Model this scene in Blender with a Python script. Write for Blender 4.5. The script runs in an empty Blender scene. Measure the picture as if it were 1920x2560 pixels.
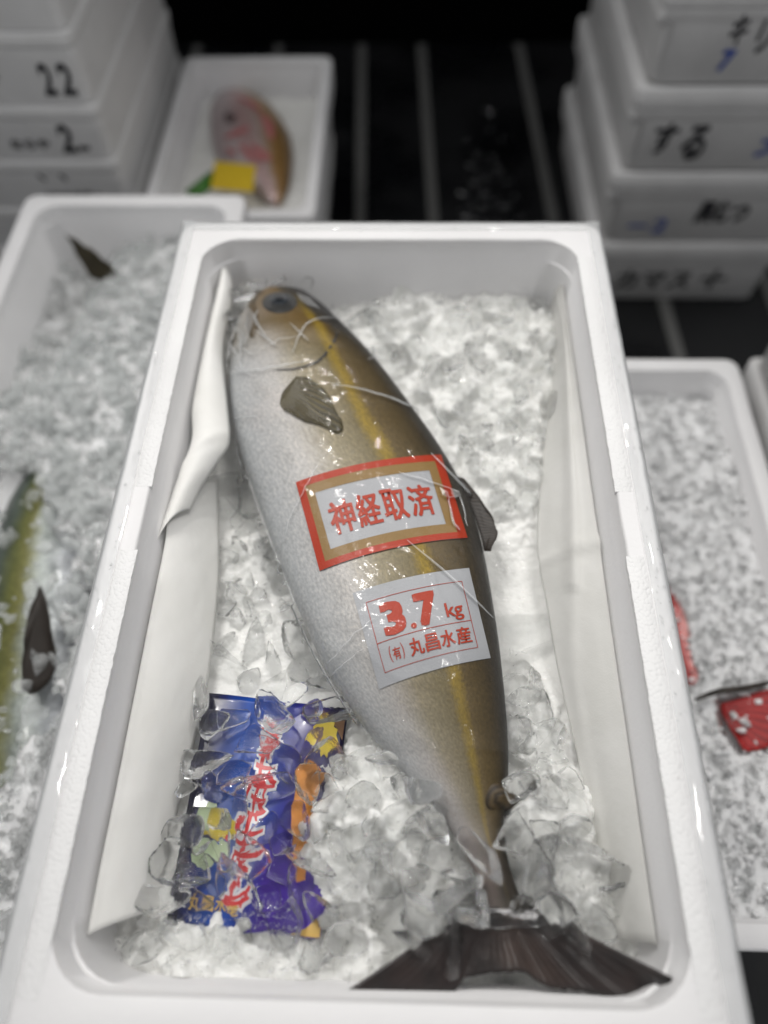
import bpy, bmesh, math, random
import numpy as np
from mathutils import Vector, Matrix, Euler, noise
from mathutils.bvhtree import BVHTree
random.seed(7)
SC = bpy.context.scene
COL = SC.collection

# ------------------------------------------------------------------ camera, world, lamps, exposure
F_PX, PW, PH = 1800.0, 1920.0, 2560.0
CAM_POS = Vector((0.01736, -0.28377, 0.48603))
CAM_ROT = Euler((math.radians(30.2018), math.radians(0.9653), math.radians(1.3524)), 'XYZ')
cd = bpy.data.cameras.new('camera')
cam = bpy.data.objects.new('camera', cd)
COL.objects.link(cam)
cam.location, cam.rotation_euler = CAM_POS, CAM_ROT
cd.sensor_fit = 'VERTICAL'
cd.sensor_height = 36.0
cd.lens = F_PX / PH * 36.0
cd.clip_start, cd.clip_end = 0.01, 50
cd.dof.use_dof = True
cd.dof.focus_distance = 0.545
cd.dof.aperture_fstop = 1.8
SC.camera = cam

w = bpy.data.worlds.new('World')
SC.world = w
w.use_nodes = True
w.node_tree.nodes['Background'].inputs[0].default_value = (0.97, 0.98, 1.0, 1)
w.node_tree.nodes['Background'].inputs[1].default_value = 0.33


def area(name, loc, target, sx, sy, power, col, spread=100):
    l = bpy.data.lights.new(name, 'AREA')
    l.shape, l.size, l.size_y, l.energy, l.color = 'RECTANGLE', sx, sy, power, col
    l.spread = math.radians(spread)
    o = bpy.data.objects.new(name, l)
    COL.objects.link(o)
    o.location = loc
    o.rotation_euler = (Vector(target) - Vector(loc)).to_track_quat('-Z', 'Y').to_euler()
    return o


# two rows of ceiling fittings, one each side of the stall, and small unseen lamps added for ice glints
area('ceiling_lamp', (-0.85, 0.95, 1.55), (-0.05, 0.05, -0.1), 0.5, 1.7, 2.9, (1.0, 0.99, 0.97))
area('ceiling_lamp', (0.85, 0.85, 1.55), (0.05, 0.0, -0.1), 0.5, 1.7, 1.6, (1.0, 0.985, 0.96))
for lx, ly, lp in ((-0.75, 0.55, 1.0), (-0.45, 0.85, 1.1), (-0.25, 1.35, 0.8), (0.30, 1.30, 0.8), (0.55, 0.80, 0.55), (0.80, 0.40, 0.55), (-0.60, 0.05, 0.5), (0.62, 0.0, 0.4)):
    area('glint_lamp', (lx, ly, 1.7), (0.02, -0.02, -0.05), 0.06, 0.06, lp * 0.52, (1.0, 0.97, 0.93), 60)
SC.view_settings.view_transform = 'Standard'
SC.view_settings.look = 'None'
SC.view_settings.gamma = 1.0
SC.view_settings.exposure = 0.0
SC.cycles.max_bounces = 16
SC.cycles.transmission_bounces = 14
SC.cycles.transparent_max_bounces = 24
SC.cycles.glossy_bounces = 5
SC.cycles.diffuse_bounces = 4
SC.cycles.sample_clamp_indirect = 14.0
SC.cycles.blur_glossy = 0.8
SC.cycles.use_denoising = True

CR = CAM_ROT.to_matrix()
S = PW / 1659.0          # positions below were measured on a 1659 pixel wide view of the photograph


def V(x, y, z):
    """point of the plane at height z that lies at measured position x, y"""
    d = CR @ Vector(((x * S - PW / 2) / F_PX, -(y * S - PH / 2) / F_PX, -1.0))
    return CAM_POS + d * ((z - CAM_POS.z) / d.z)


def vproj(p):
    q = CR.transposed() @ (Vector(p) - CAM_POS)
    return ((PW / 2 + F_PX * q.x / -q.z) / S, (PH / 2 - F_PX * q.y / -q.z) / S)


def lerp_tab(tab, t):
    if t <= tab[0][0]:
        return tab[0][1:]
    for a, b in zip(tab, tab[1:]):
        if t <= b[0]:
            k = (t - a[0]) / (b[0] - a[0])
            return tuple(p + (q - p) * k for p, q in zip(a[1:], b[1:]))
    return tab[-1][1:]


def smooth_tab(tab, n):
    """Catmull-Rom resample of a table of rows, n rows per span"""
    a = np.array(tab, float)
    a = np.vstack([2 * a[0] - a[1], a, 2 * a[-1] - a[-2]])
    out = []
    for i in range(1, len(a) - 2):
        p0, p1, p2, p3 = a[i - 1:i + 3]
        for k in range(n):
            t = k / n
            out.append(0.5 * (2 * p1 + (p2 - p0) * t + (2 * p0 - 5 * p1 + 4 * p2 - p3) * t * t + (3 * p1 - p0 - 3 * p2 + p3) * t ** 3))
    out.append(a[-2])
    return [tuple(r) for r in out]


def sstep(a, b, x):
    t = min(1, max(0, (x - a) / (b - a)))
    return t * t * (3 - 2 * t)


# ------------------------------------------------------------------ materials
class NT:
    def __init__(self, name):
        self.m = bpy.data.materials.new(name)
        self.m.use_nodes = True
        self.t = self.m.node_tree
        self.b = self.t.nodes['Principled BSDF']
        self.out = self.t.nodes['Material Output']

    def n(self, kind, **kw):
        nd = self.t.nodes.new(kind)
        for k, v in kw.items():
            if k in nd.inputs:
                nd.inputs[k].default_value = v
            else:
                setattr(nd, k, v)
        return nd

    def l(self, a, b):
        self.t.links.new(a, b)

    def set(self, **kw):
        for k, v in kw.items():
            self.b.inputs[k.replace('_', ' ')].default_value = v

    def coord(self, out='Object'):
        return self.n('ShaderNodeTexCoord').outputs[out]

    def noise(self, scale, detail=3, vec=None, rough=0.5):
        nd = self.n('ShaderNodeTexNoise', Scale=scale, Detail=detail, Roughness=rough)
        self.l(vec or self.coord(), nd.inputs['Vector'])
        return nd.outputs['Fac']

    def ramp(self, fac, stops, interp='LINEAR'):
        r = self.n('ShaderNodeValToRGB')
        e = r.color_ramp.elements
        r.color_ramp.interpolation = interp
        while len(e) < len(stops):
            e.new(0.5)
        for el, (p, c) in zip(e, stops):
            el.position = p
            el.color = (*c, 1) if len(c) == 3 else c
        self.l(fac, r.inputs[0])
        return r.outputs[0]

    def mix(self, fac, a, b, mode='MIX'):
        nd = self.n('ShaderNodeMix', data_type='RGBA', blend_type=mode)
        for v, i in ((fac, 0), (a, 6), (b, 7)):
            if isinstance(v, (int, float)):
                nd.inputs[i].default_value = v
            elif isinstance(v, tuple):
                nd.inputs[i].default_value = (*v, 1) if len(v) == 3 else v
            else:
                self.l(v, nd.inputs[i])
        return nd.outputs[2]

    def math(self, op, a, b=0.0, clamp=False):
        nd = self.n('ShaderNodeMath', operation=op, use_clamp=clamp)
        for v, i in ((a, 0), (b, 1)):
            if isinstance(v, (int, float)):
                nd.inputs[i].default_value = v
            else:
                self.l(v, nd.inputs[i])
        return nd.outputs[0]

    def bump(self, h, strength, dist, target=None, normal=None):
        b = self.n('ShaderNodeBump', Strength=strength, Distance=dist)
        self.l(h, b.inputs['Height'])
        if normal:
            self.l(normal, b.inputs['Normal'])
        self.l(b.outputs[0], target or self.b.inputs['Normal'])
        return b.outputs[0]


def m_plain(name, col, rough=0.5, metal=0.0, **kw):
    t = NT(name)
    t.set(Base_Color=(*col, 1), Roughness=rough, Metallic=metal)
    t.set(**kw)
    c = t.noise(60, 4)
    t.l(t.mix(1.0, (*col, 1), t.ramp(c, [(0.3, (0.86, 0.86, 0.86)), (0.7, (1, 1, 1))]), 'MULTIPLY'), t.b.inputs['Base Color'])
    return t.m


def m_foam(name, col, bead=330, strength=0.35, rough=0.5, dirt=0.06):
    t = NT(name)
    t.set(Roughness=rough, Specular_IOR_Level=0.4)
    co = t.coord()
    v = t.n('ShaderNodeTexVoronoi', Scale=bead, feature='F1')
    t.l(co, v.inputs['Vector'])
    h = t.ramp(v.outputs['Distance'], [(0.0, (1, 1, 1)), (0.55, (0.75, 0.75, 0.75)), (0.95, (0, 0, 0))])
    n1 = t.bump(h, strength, 0.0008)
    big = t.noise(9, 5, co)
    n2 = t.bump(big, 0.25, 0.004, normal=n1)
    d = tuple(c * (1 - dirt) for c in col)
    c1 = t.ramp(big, [(0.35, d), (0.6, col)])
    sp = t.n('ShaderNodeTexVoronoi', Scale=34, feature='F1')
    t.l(co, sp.inputs['Vector'])
    c2 = t.mix(t.ramp(sp.outputs['Distance'], [(0.012, (0.5, 0.5, 0.5)), (0.03, (0, 0, 0))]), c1, (0.45, 0.43, 0.40))
    t.l(c2, t.b.inputs['Base Color'])
    return t.m


def m_ice(name, rough=0.03, cloud=0.25, tint=(0.998, 1.0, 0.999), bump=0.22, straight=0.42):
    """clear ice with cloudy patches inside and pitted faces"""
    t = NT(name)
    t.set(Base_Color=(*tint, 1), Roughness=rough, IOR=1.31, Transmission_Weight=1.0)
    info = t.n('ShaderNodeObjectInfo')
    ofs = t.n('ShaderNodeVectorMath', operation='ADD')
    t.l(t.coord(), ofs.inputs[0])
    sc = t.n('ShaderNodeVectorMath', operation='SCALE')
    cmb = t.n('ShaderNodeCombineXYZ')
    for i in range(3):
        t.l(info.outputs['Random'], cmb.inputs[i])
    t.l(cmb.outputs[0], sc.inputs[0])
    sc.inputs['Scale'].default_value = 40
    t.l(sc.outputs[0], ofs.inputs[1])
    vec = ofs.outputs[0]
    a = t.noise(1.6, 4, vec)
    b = t.noise(7.0, 3, vec)
    n1 = t.bump(a, bump, 0.25)
    t.bump(b, bump * 0.45, 0.06, normal=n1)
    dif = t.n('ShaderNodeBsdfPrincipled', Roughness=0.35)
    dif.inputs['Base Color'].default_value = (0.86, 0.885, 0.88, 1)
    # transparent share added to brighten the ice, passing light straight through
    thin = t.n('ShaderNodeBsdfTransparent')
    thin.inputs[0].default_value = (0.998, 1.0, 0.999, 1)
    m0 = t.n('ShaderNodeMixShader', Fac=straight)
    t.l(t.b.outputs[0], m0.inputs[1])
    t.l(thin.outputs[0], m0.inputs[2])
    mx = t.n('ShaderNodeMixShader')
    cl = t.noise(1.1, 5, vec, 0.65)
    t.l(t.ramp(cl, [(0.48, (0, 0, 0)), (0.78, (cloud, cloud, cloud))]), mx.inputs[0])
    t.l(m0.outputs[0], mx.inputs[1])
    t.l(dif.outputs[0], mx.inputs[2])
    t.l(mx.outputs[0], t.out.inputs[0])
    return t.m


def m_slush(name, col, trans=0.35, rough=0.18, scale=140, sss=0.0, coat=0.0):
    t = NT(name)
    t.set(Roughness=rough, IOR=1.31, Transmission_Weight=trans, Subsurface_Weight=sss, Subsurface_Radius=(1, 1, 1), Subsurface_Scale=0.012, Coat_Weight=coat, Coat_Roughness=0.02, Coat_IOR=1.33)
    co = t.coord()
    a = t.noise(scale, 4, co)
    if coat:
        t.bump(t.noise(260, 3, co), 0.5, 0.0025, target=t.b.inputs['Coat Normal'])
    t.l(t.mix(t.noise(scale * 0.3, 3, co), tuple(c * 0.86 for c in col), col), t.b.inputs['Base Color'])
    t.bump(a, 0.6, 0.003)
    return t.m


def m_film(name, gloss=1.0, haze=0.03, rough=0.06, bump=0.0, scale=30):
    """thin clear plastic: see-through with fresnel gloss"""
    t = NT(name)
    t.t.nodes.remove(t.b)
    tr = t.n('ShaderNodeBsdfTransparent')
    gl = t.n('ShaderNodeBsdfGlossy', Roughness=rough)
    df = t.n('ShaderNodeBsdfDiffuse')
    df.inputs[0].default_value = (0.85, 0.87, 0.88, 1)
    fr = t.n('ShaderNodeFresnel', IOR=1.45)
    f = t.math('MULTIPLY', fr.outputs[0], gloss, True)
    m1 = t.n('ShaderNodeMixShader', Fac=haze)
    t.l(tr.outputs[0], m1.inputs[1])
    t.l(df.outputs[0], m1.inputs[2])
    m2 = t.n('ShaderNodeMixShader')
    t.l(f, m2.inputs[0])
    t.l(m1.outputs[0], m2.inputs[1])
    t.l(gl.outputs[0], m2.inputs[2])
    t.l(m2.outputs[0], t.out.inputs[0])
    if bump:
        bn = t.n('ShaderNodeBump', Strength=bump, Distance=0.002)
        t.l(t.noise(scale, 4), bn.inputs['Height'])
        t.l(bn.outputs[0], gl.inputs['Normal'])
        t.l(bn.outputs[0], fr.inputs['Normal'])
    return t.m


FOAM = m_foam('white_foam', (0.82, 0.815, 0.82), strength=0.12)
FOAM_LIP = m_foam('white_foam_cut_edge', (0.84, 0.84, 0.84), bead=420, strength=0.55, rough=0.6)
FOAM_GREY = m_foam('grey_foam', (0.80, 0.795, 0.79), strength=0.25, dirt=0.12)  # slightly greyer foam with stronger mottling
ICE = m_ice('clear_ice', rough=0.0, cloud=0.0, bump=0.07, straight=0.08)
ICE_CLOUDY = m_ice('cloudy_ice', rough=0.02, cloud=0.35, bump=0.14, straight=0.10)
ICE_HEAP = m_ice('crushed_ice_lump', rough=0.05, cloud=0.7, bump=0.2, straight=0.70)
ICE_SOFT = m_ice('wet_ice', rough=0.01, cloud=0.15, bump=0.10, straight=0.55)
SLUSH = m_slush('ice_slush', (0.91, 0.912, 0.885), trans=0.0, rough=0.3, sss=0.4, coat=1.0)
SLUSH_SIDE = m_slush('packed_crushed_ice', (0.95, 0.955, 0.96), trans=0.0, rough=0.12, sss=0.7, coat=1.0)
FILM = m_film('clear_film', gloss=0.28, haze=0.008, rough=0.06, bump=0.35, scale=55)
CREASE = m_film('film_crease', gloss=1.0, haze=0.26, rough=0.15)
RIM_FILM = m_film('rim_film', gloss=0.8, haze=0.30, rough=0.05, bump=0.2, scale=18)
DROP = m_ice('water_drop', rough=0.0, cloud=0.0, bump=0.0, straight=0.3)


def m_sheet():
    t = NT('absorbent_paper')
    t.set(Roughness=0.75, Subsurface_Weight=0.15, Subsurface_Radius=(0.004, 0.004, 0.004), Subsurface_Scale=0.5)
    co = t.coord()
    big = t.noise(14, 3, co)
    t.l(t.ramp(big, [(0.3, (0.78, 0.775, 0.74)), (0.7, (0.86, 0.855, 0.83))]), t.b.inputs['Base Color'])
    n1 = t.bump(t.noise(700, 2, co), 0.25, 0.0006)
    t.bump(t.noise(26, 3, co), 0.35, 0.006, normal=n1)
    return t.m


SHEET = m_sheet()


def m_thin_sheet():
    m = m_sheet()
    m.name = 'thin_wet_liner'
    nt = m.node_tree
    tr = nt.nodes.new('ShaderNodeBsdfTransparent')
    mx = nt.nodes.new('ShaderNodeMixShader')
    mx.inputs[0].default_value = 0.38
    nt.links.new(nt.nodes['Principled BSDF'].outputs[0], mx.inputs[1])
    nt.links.new(tr.outputs[0], mx.inputs[2])
    nt.links.new(mx.outputs[0], nt.nodes['Material Output'].inputs[0])
    return m


SHEET_THIN = m_thin_sheet()
INK_BLACK = m_plain('black_marker', (0.03, 0.03, 0.035), 0.5)
INK_BLUE = m_plain('blue_marker', (0.05, 0.10, 0.42), 0.5)
INK_RED = m_plain('red_print', (0.62, 0.075, 0.022), 0.5)


# ------------------------------------------------------------------ mesh helpers
def mesh(name, verts, faces, mat, smooth=True, uv=None, up=False):
    me = bpy.data.meshes.new(name)
    me.from_pydata([tuple(v) for v in verts], [], faces)
    if mat is not None:
        me.materials.append(mat)
    if uv is not None:
        lay = me.uv_layers.new(name='UVMap')
        for lp in me.loops:
            lay.data[lp.index].uv = uv[lp.vertex_index]
    if smooth:
        me.polygons.foreach_set('use_smooth', [True] * len(me.polygons))
    me.update()
    if up and sum(p.normal.z * p.area for p in me.polygons) < 0:
        me.flip_normals()
    return me


def obj(name, me, parent=None, loc=None):
    o = bpy.data.objects.new(name, me)
    COL.objects.link(o)
    if parent is not None:
        o.parent = parent
    if loc is not None:
        o.location = loc
    return o


def tag(o, label=None, cat=None, group=None, kind=None):
    for k, v in (('label', label), ('category', cat), ('group', group), ('kind', kind)):
        if v:
            o[k] = v
    return o


def thing(name, label, cat, loc=(0, 0, 0), group=None):
    o = bpy.data.objects.new(name, None)
    o.empty_display_size = 0.05
    COL.objects.link(o)
    o.location = loc
    return tag(o, label, cat, group)


def off(verts, loc):
    l = Vector(loc)
    return [Vector(v) - l for v in verts]


def rrect(hx, hy, r, n=7):
    pts = []
    for cx, cy, a0 in ((1, 1, 0), (-1, 1, 90), (-1, -1, 180), (1, -1, 270)):
        for k in range(n):
            a = math.radians(a0 + 90 * k / (n - 1))
            pts.append((cx * (hx - r) + r * math.cos(a), cy * (hy - r) + r * math.sin(a)))
    return pts


def loft(loops, n=7, cap0=True, cap1=True, jitter=0.0, sub=0):
    """loops: (half x, half y, radius, z) rounded rectangles joined one after another"""
    verts, faces = [], []
    m = None
    for hx, hy, r, z in loops:
        ring = rrect(hx, hy, r, n)
        if sub:
            rr = []
            for i, p in enumerate(ring):
                q = ring[(i + 1) % len(ring)]
                d = math.hypot(q[0] - p[0], q[1] - p[1])
                k = sub if d > 0.1 else 1
                rr += [(p[0] + (q[0] - p[0]) * j / k, p[1] + (q[1] - p[1]) * j / k) for j in range(k)]
            ring = rr
        m = len(ring)
        for x, y in ring:
            nz = noise.noise(Vector((x * 45, y * 45, z * 45))) * jitter + noise.noise(Vector((x * 8, y * 8, z * 8 + 5))) * jitter * 1.5
            verts.append((x + nz * (1 if abs(x) > hx - r else 0), y, z + nz * 0.6))
    for j in range(len(loops) - 1):
        for i in range(m):
            a, b = j * m + i, j * m + (i + 1) % m
            faces.append((a, b, b + m, a + m))
    if cap0:
        faces.append(tuple(reversed(range(m))))
    if cap1:
        faces.append(tuple(range((len(loops) - 1) * m, len(loops) * m)))
    return verts, faces


def sharpish(me, ang=40):
    me.set_sharp_from_angle(angle=math.radians(ang)) if hasattr(me, 'set_sharp_from_angle') else None
    return me


def ribbon(pts, width, normals, lift=0.0, ridge=0.4, taper=True):
    """narrow ridged strip along points; triangular section"""
    verts, faces = [], []
    n = len(pts)
    for i, p in enumerate(pts):
        t = (pts[min(i + 1, n - 1)] - pts[max(i - 1, 0)]).normalized()
        nn = normals[i]
        s = t.cross(nn).normalized()
        k = math.sin(math.pi * (0.06 + 0.88 * i / (n - 1))) ** 0.6 if taper else 1
        wdt = width * k * 0.5
        verts += [p - s * wdt + nn * lift, p + nn * (lift + width * ridge * k), p + s * wdt + nn * lift]
        if i:
            a = (i - 1) * 3
            faces += [(a, a + 1, a + 4, a + 3), (a + 1, a + 2, a + 5, a + 4)]
    return verts, faces


def thick(o, t, offset=0.0):
    m = o.modifiers.new('thickness', 'SOLIDIFY')
    m.thickness, m.offset = t, offset
    return o


def text_mesh(s, bold=0.0, shear=0.0, res=3):
    """outline letters as triangles, unit height, from the program's own font"""
    c = bpy.data.curves.new('t', 'FONT')
    c.body = s
    c.size = 1.0
    c.offset = bold
    c.shear = shear
    c.resolution_u = res
    c.fill_mode = 'FRONT'
    o = bpy.data.objects.new('t', c)
    COL.objects.link(o)
    dg = bpy.context.evaluated_depsgraph_get()
    me = bpy.data.meshes.new_from_object(o.evaluated_get(dg))
    bm = bmesh.new()
    bm.from_mesh(me)
    bmesh.ops.triangulate(bm, faces=bm.faces)
    for _ in range(3):
        e = [x for x in bm.edges if x.calc_length() > 0.16]
        if not e:
            break
        bmesh.ops.subdivide_edges(bm, edges=e, cuts=1)
    bmesh.ops.triangulate(bm, faces=bm.faces)
    vs = [v.co.copy() for v in bm.verts]
    bm.verts.index_update()
    fs = [tuple(v.index for v in f.verts) for f in bm.faces]
    bm.free()
    bpy.data.objects.remove(o)
    bpy.data.curves.remove(c)
    bpy.data.meshes.remove(me)
    x0, x1 = min(v.x for v in vs), max(v.x for v in vs)
    y0, y1 = min(v.y for v in vs), max(v.y for v in vs)
    return [((v.x - x0) / (x1 - x0), (v.y - y0) / (y1 - y0)) for v in vs], fs


# ------------------------------------------------------------------ floor, panel painted black for the dark void
ZF = -0.60


def m_floor():
    t = NT('wet_black_floor')
    co = t.coord()
    a = t.noise(5, 5, co)
    t.l(t.ramp(a, [(0.3, (0.003, 0.0032, 0.004)), (0.7, (0.007, 0.0075, 0.009))]), t.b.inputs['Base Color'])
    t.l(t.ramp(t.noise(3.2, 3, co), [(0.45, (0.55, 0.55, 0.55)), (0.62, (0.16, 0.16, 0.16))]), t.b.inputs['Roughness'])
    n1 = t.bump(t.noise(40, 4, co), 0.25, 0.004)
    t.bump(t.noise(220, 2, co), 0.25, 0.001, normal=n1)
    return t.m


floor = tag(obj('floor', mesh('floor', [(-3, -2, ZF), (3, -2, ZF), (3, 2.4, ZF), (-3, 2.4, ZF)], [(0, 1, 2, 3)], m_floor(), False)), kind='structure')
STRIP = m_plain('grey_floor_strip', (0.15, 0.15, 0.145), 0.55)
sl = (0.081 - 0.058) / (1.136 - 1.797)
for x in (-0.56, -0.33, -0.098, 0.069, 0.340, 0.535, 0.760, 0.98):
    vs = []
    for (xx, yy) in ((x - .012, -1.2), (x + .012, -1.2), (x + .012, 1.86), (x - .012, 1.86)):
        vs.append((xx + sl * (yy - 1.4), yy, ZF + 0.004))
    obj('floor_strip', mesh('floor_strip', vs + [(a, b, c - .006) for a, b, c in vs], [(0, 1, 2, 3), (0, 4, 5, 1), (1, 5, 6, 2), (2, 6, 7, 3), (3, 7, 4, 0)], STRIP, False), floor)
wall = tag(obj('wall', mesh('wall', [(-3, 1.87, ZF), (3, 1.87, ZF), (3, 1.95, 1.2), (-3, 1.95, 1.2), (-3, 2.1, ZF), (3, 2.1, ZF), (3, 2.1, 1.2), (-3, 2.1, 1.2)],
                   [(0, 1, 2, 3), (3, 2, 6, 7), (1, 5, 6, 2), (0, 3, 7, 4)], m_plain('void_black', (0.0015, 0.0015, 0.0017), 0.95, Specular_IOR_Level=0.05), False)), kind='structure')  # near-black colour paints in the unlit void behind the floor

# meltwater: low domed puddles and splashed drops on the floor
pud_v, pud_f = [], []
rng = random.Random(3)
for i in range(46):
    x, y = rng.gauss(0.205, 0.035), rng.gauss(1.19, 0.11)
    r = rng.uniform(0.006, 0.020)
    b = len(pud_v)
    pud_v.append((x, y, ZF + r * 0.38))
    for ring, (rr, hh) in enumerate(((0.6, 0.27), (1.0, 0.004))):
        for k in range(10):
            a = k * math.tau / 10
            q = 1 + 0.25 * math.sin(a * 2 + i)
            pud_v.append((x + r * rr * q * math.cos(a), y + r * rr * q * math.sin(a), ZF + r * hh + .0005))
    for k in range(10):
        pud_f.append((b, b + 1 + k, b + 1 + (k + 1) % 10))
        pud_f.append((b + 1 + k, b + 11 + k, b + 11 + (k + 1) % 10, b + 1 + (k + 1) % 10))
WATER = m_plain('water_film', (0.012, 0.012, 0.014), 0.04, Specular_IOR_Level=0.6)
tag(obj('water_drops', mesh('water_drops', pud_v, pud_f, WATER)), 'splashed meltwater beads glinting on the black floor', 'water', kind='stuff')


# ------------------------------------------------------------------ foam boxes
def open_box(name, label, cx, cy, hx, hy, ztop, h, wall=0.022, r_in=0.03, mat=FOAM, taper=0.012, group=None, depth=None):
    t = thing(name, label, 'foam box', (cx, cy, ztop - h), group)
    d = depth or h - 0.025
    L = [(hx - taper - .006, hy - taper - .006, .02, 0), (hx - taper, hy - taper, .022, .006), (hx - taper * .6, hy - taper * .6, .022, h - .05), (hx, hy, .02, h - .047),
         (hx, hy, .018, h - .004), (hx - .0012, hy - .0012, .017, h - .0012), (hx - .004, hy - .004, .016, h), (hx - wall + .002, hy - wall + .002, r_in, h),
         (hx - wall + .0005, hy - wall + .0005, r_in, h - .0008), (hx - wall, hy - wall, r_in, h - .003), (hx - wall - .002, hy - wall - .002, r_in, h - .021),
         (hx - wall - .0035, hy - wall - .0035, r_in, h - .0222), (hx - wall - .012, hy - wall - .012, r_in, h - d), (hx - wall - .03, hy - wall - .03, r_in * .6, h - d - .004)]
    v, f = loft(L, n=8, jitter=0.0006, sub=24)
    obj('shell', sharpish(mesh(name + '_shell', v, f, mat), 50), t)
    return t


def lid_box(name, label, x0, x1, y0, y1, z0, z1, mat, group=None, lid_h=0.035, inset=0.012, fy=0.002, tp=0.008):
    """closed box: tapered tub with a proud rim and a lid whose top edge makes a ledge"""
    cx, cy, hx, hy, h = (x0 + x1) / 2, (y0 + y1) / 2, (x1 - x0) / 2, (y1 - y0) / 2, z1 - z0
    t = thing(name, label, 'foam box', (cx, cy, z0), group)
    a = inset
    body = [(hx - a - tp, hy - fy - tp, .016, 0.0), (hx - a - tp * .5, hy - fy - tp * .4, .018, .005), (hx - a, hy - fy, .018, h - lid_h - .022), (hx - .002, hy - fy + .0005, .016, h - lid_h - .019),
            (hx - .002, hy - fy + .0005, .016, h - lid_h - .0015)]
    v, f = loft(body, n=5, jitter=.0006)
    obj('tub', sharpish(mesh(name + '_tub', v, f, mat), 50), t)
    lid = [(hx - .001, hy - .001, .016, h - lid_h), (hx, hy, .016, h - lid_h + .003), (hx, hy, .014, h - .004), (hx - .004, hy - .004, .012, h), (hx - a - .004, hy - fy - .006, .012, h), (hx - a - .006, hy - fy - .009, .012, h - .003)]
    v, f = loft(lid, n=5, jitter=.0006)
    obj('lid', sharpish(mesh(name + '_lid', v, f, mat), 50), t)
    return t


def writing(parent, s, x0, x1, z0, z1, y, mat, bold=0.02, shear=0.1):
    """marker lettering on a face that looks towards -y; coordinates in world metres"""
    uv, fs = text_mesh(s, bold, shear)
    vs = [(x0 + u * (x1 - x0), y, z0 + v * (z1 - z0)) for u, v in uv]
    o = obj('marker_writing', mesh('writing', off(vs, parent.location), fs, mat, False), parent)
    return o


BOX_C = (0.0, -0.002)
mb = open_box('polystyrene_box', 'white foam box holding the film-wrapped amberjack with two red stickers', 0.0, -0.002, 0.2125, 0.343, 0.0, 0.20, wall=0.0265, r_in=0.036, taper=0.010)
# rough cut strips along the inner half of both long rims, broken in the middle
for sx in (-1, 1):
    for y0, y1 in ((0.292, 0.020), (-0.037, -0.322)):
        n = 60
        vs, fs = [], []
        for i in range(n + 1):
            y = y0 + (y1 - y0) * i / n
            j1 = 0.0007 * noise.noise(Vector((y * 160, sx * 3.1, 0)))
            j2 = 0.0004 * noise.noise(Vector((y * 220, sx * 7.1, 2)))
            zz = 0.0009 * min(1, .1 + 12 * i / n, .1 + 12 * (n - i) / n) + 0.0003 * noise.noise(Vector((y * 120, sx, 9)))
            xi, xo = 0.1846 + j1, 0.1985 + j2
            for x, z in ((xi, -0.0035), (xi, zz - .0004), (xi + .0008, zz), (xo - .0006, zz), (xo, zz - .0005), (xo, -.001)):
                vs.append((sx * x, y, z))
            if i:
                a = (i - 1) * 6
                for k in range(5):
                    q = (a + k, a + k + 1, a + k + 7, a + k + 6)
                    fs.append(q if sx * (y1 - y0) < 0 else q[::-1])
        m6 = n * 6
        fs += [tuple(range(6)), tuple(range(m6, m6 + 6))]
        obj('rim_lip', sharpish(mesh('rim_lip', off(vs, mb.location), fs, FOAM_LIP), 40), mb)


def rim_film_strip(side):
    """plastic wrap pulled over the outer rim and down the outside"""
    n, vs, fs = 220, [], []
    prof = [(-0.0135, .0012), (-0.0105, .0016), (-0.0075, .0017), (-0.0045, .0018), (-0.0015, .0012), (0.0004, -.0006), (0.0006, -.002), (0.0006, -.004), (0.0005, -.006)]
    for i in range(n + 1):
        k = i / n
        u = (-0.34 + 0.68 * k) if side in ('l', 'r') else (-0.20 + 0.40 * k)
        for j, (o, z) in enumerate(prof):
            sd = {'l': 1.3, 'r': 4.7, 'b': 8.2}[side]
            wr = noise.noise(Vector((u * 60, o * 200, sd))) * 0.0009 + abs(noise.noise(Vector((u * 14 + o * 300, o * 80, sd)))) * 0.0022 * max(0, noise.noise(Vector((u * 9, 3, sd))) + .15)
            wr *= .6
            zz = z + max(0, wr) + .0003
            if side == 'b':
                vs.append((u, 0.341 + o + max(0, wr) * .5, zz))
            else:
                s = 1 if side == 'r' else -1
                vs.append((s * (0.2125 + o + (max(0, wr) * .5 if j > 4 else 0)), u, zz))
        if i:
            a = (i - 1) * 9
            fs += [(a + j, a + j + 1, a + j + 10, a + j + 9) for j in range(8)]
    return obj('wrap_film', mesh('wrap_film', off(vs, mb.location), fs, RIM_FILM, up=True), mb)


for s_ in 'lrb':
    rim_film_strip(s_)

# beads of water on the rims
bead_v, bead_f = [], []
ico = bmesh.new()
bmesh.ops.create_icosphere(ico, subdivisions=2, radius=1)
IV = [v.co.copy() for v in ico.verts]
ico.verts.index_update()
IF = [tuple(v.index for v in f.verts) for f in ico.faces]
ico.free()
rng = random.Random(11)
for i in range(150):
    sd = rng.choice('lrrrlb')
    if sd == 'b':
        x, y = rng.uniform(-.19, .19), rng.uniform(.325, .339)
    else:
        x = (1 if sd == 'r' else -1) * rng.uniform(.200, .211)
        y = rng.choice([rng.gauss(.2, .05), rng.gauss(-.07, .04), rng.uniform(-.3, .3)])
    if abs(y) > .338:
        continue
    r = rng.uniform(.0003, .0011)
    b = len(bead_v)
    bead_v += [(x + v.x * r * rng.uniform(.95, 1.05), y + v.y * r * 1.2, .0024 + v.z * r * .6) for v in IV]
    bead_f += [tuple(k + b for k in f) for f in IF]
tag(obj('water_beads', mesh('water_beads', bead_v, bead_f, DROP)), 'tiny water beads on the rim of the white foam box', 'water', kind='stuff')

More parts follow.
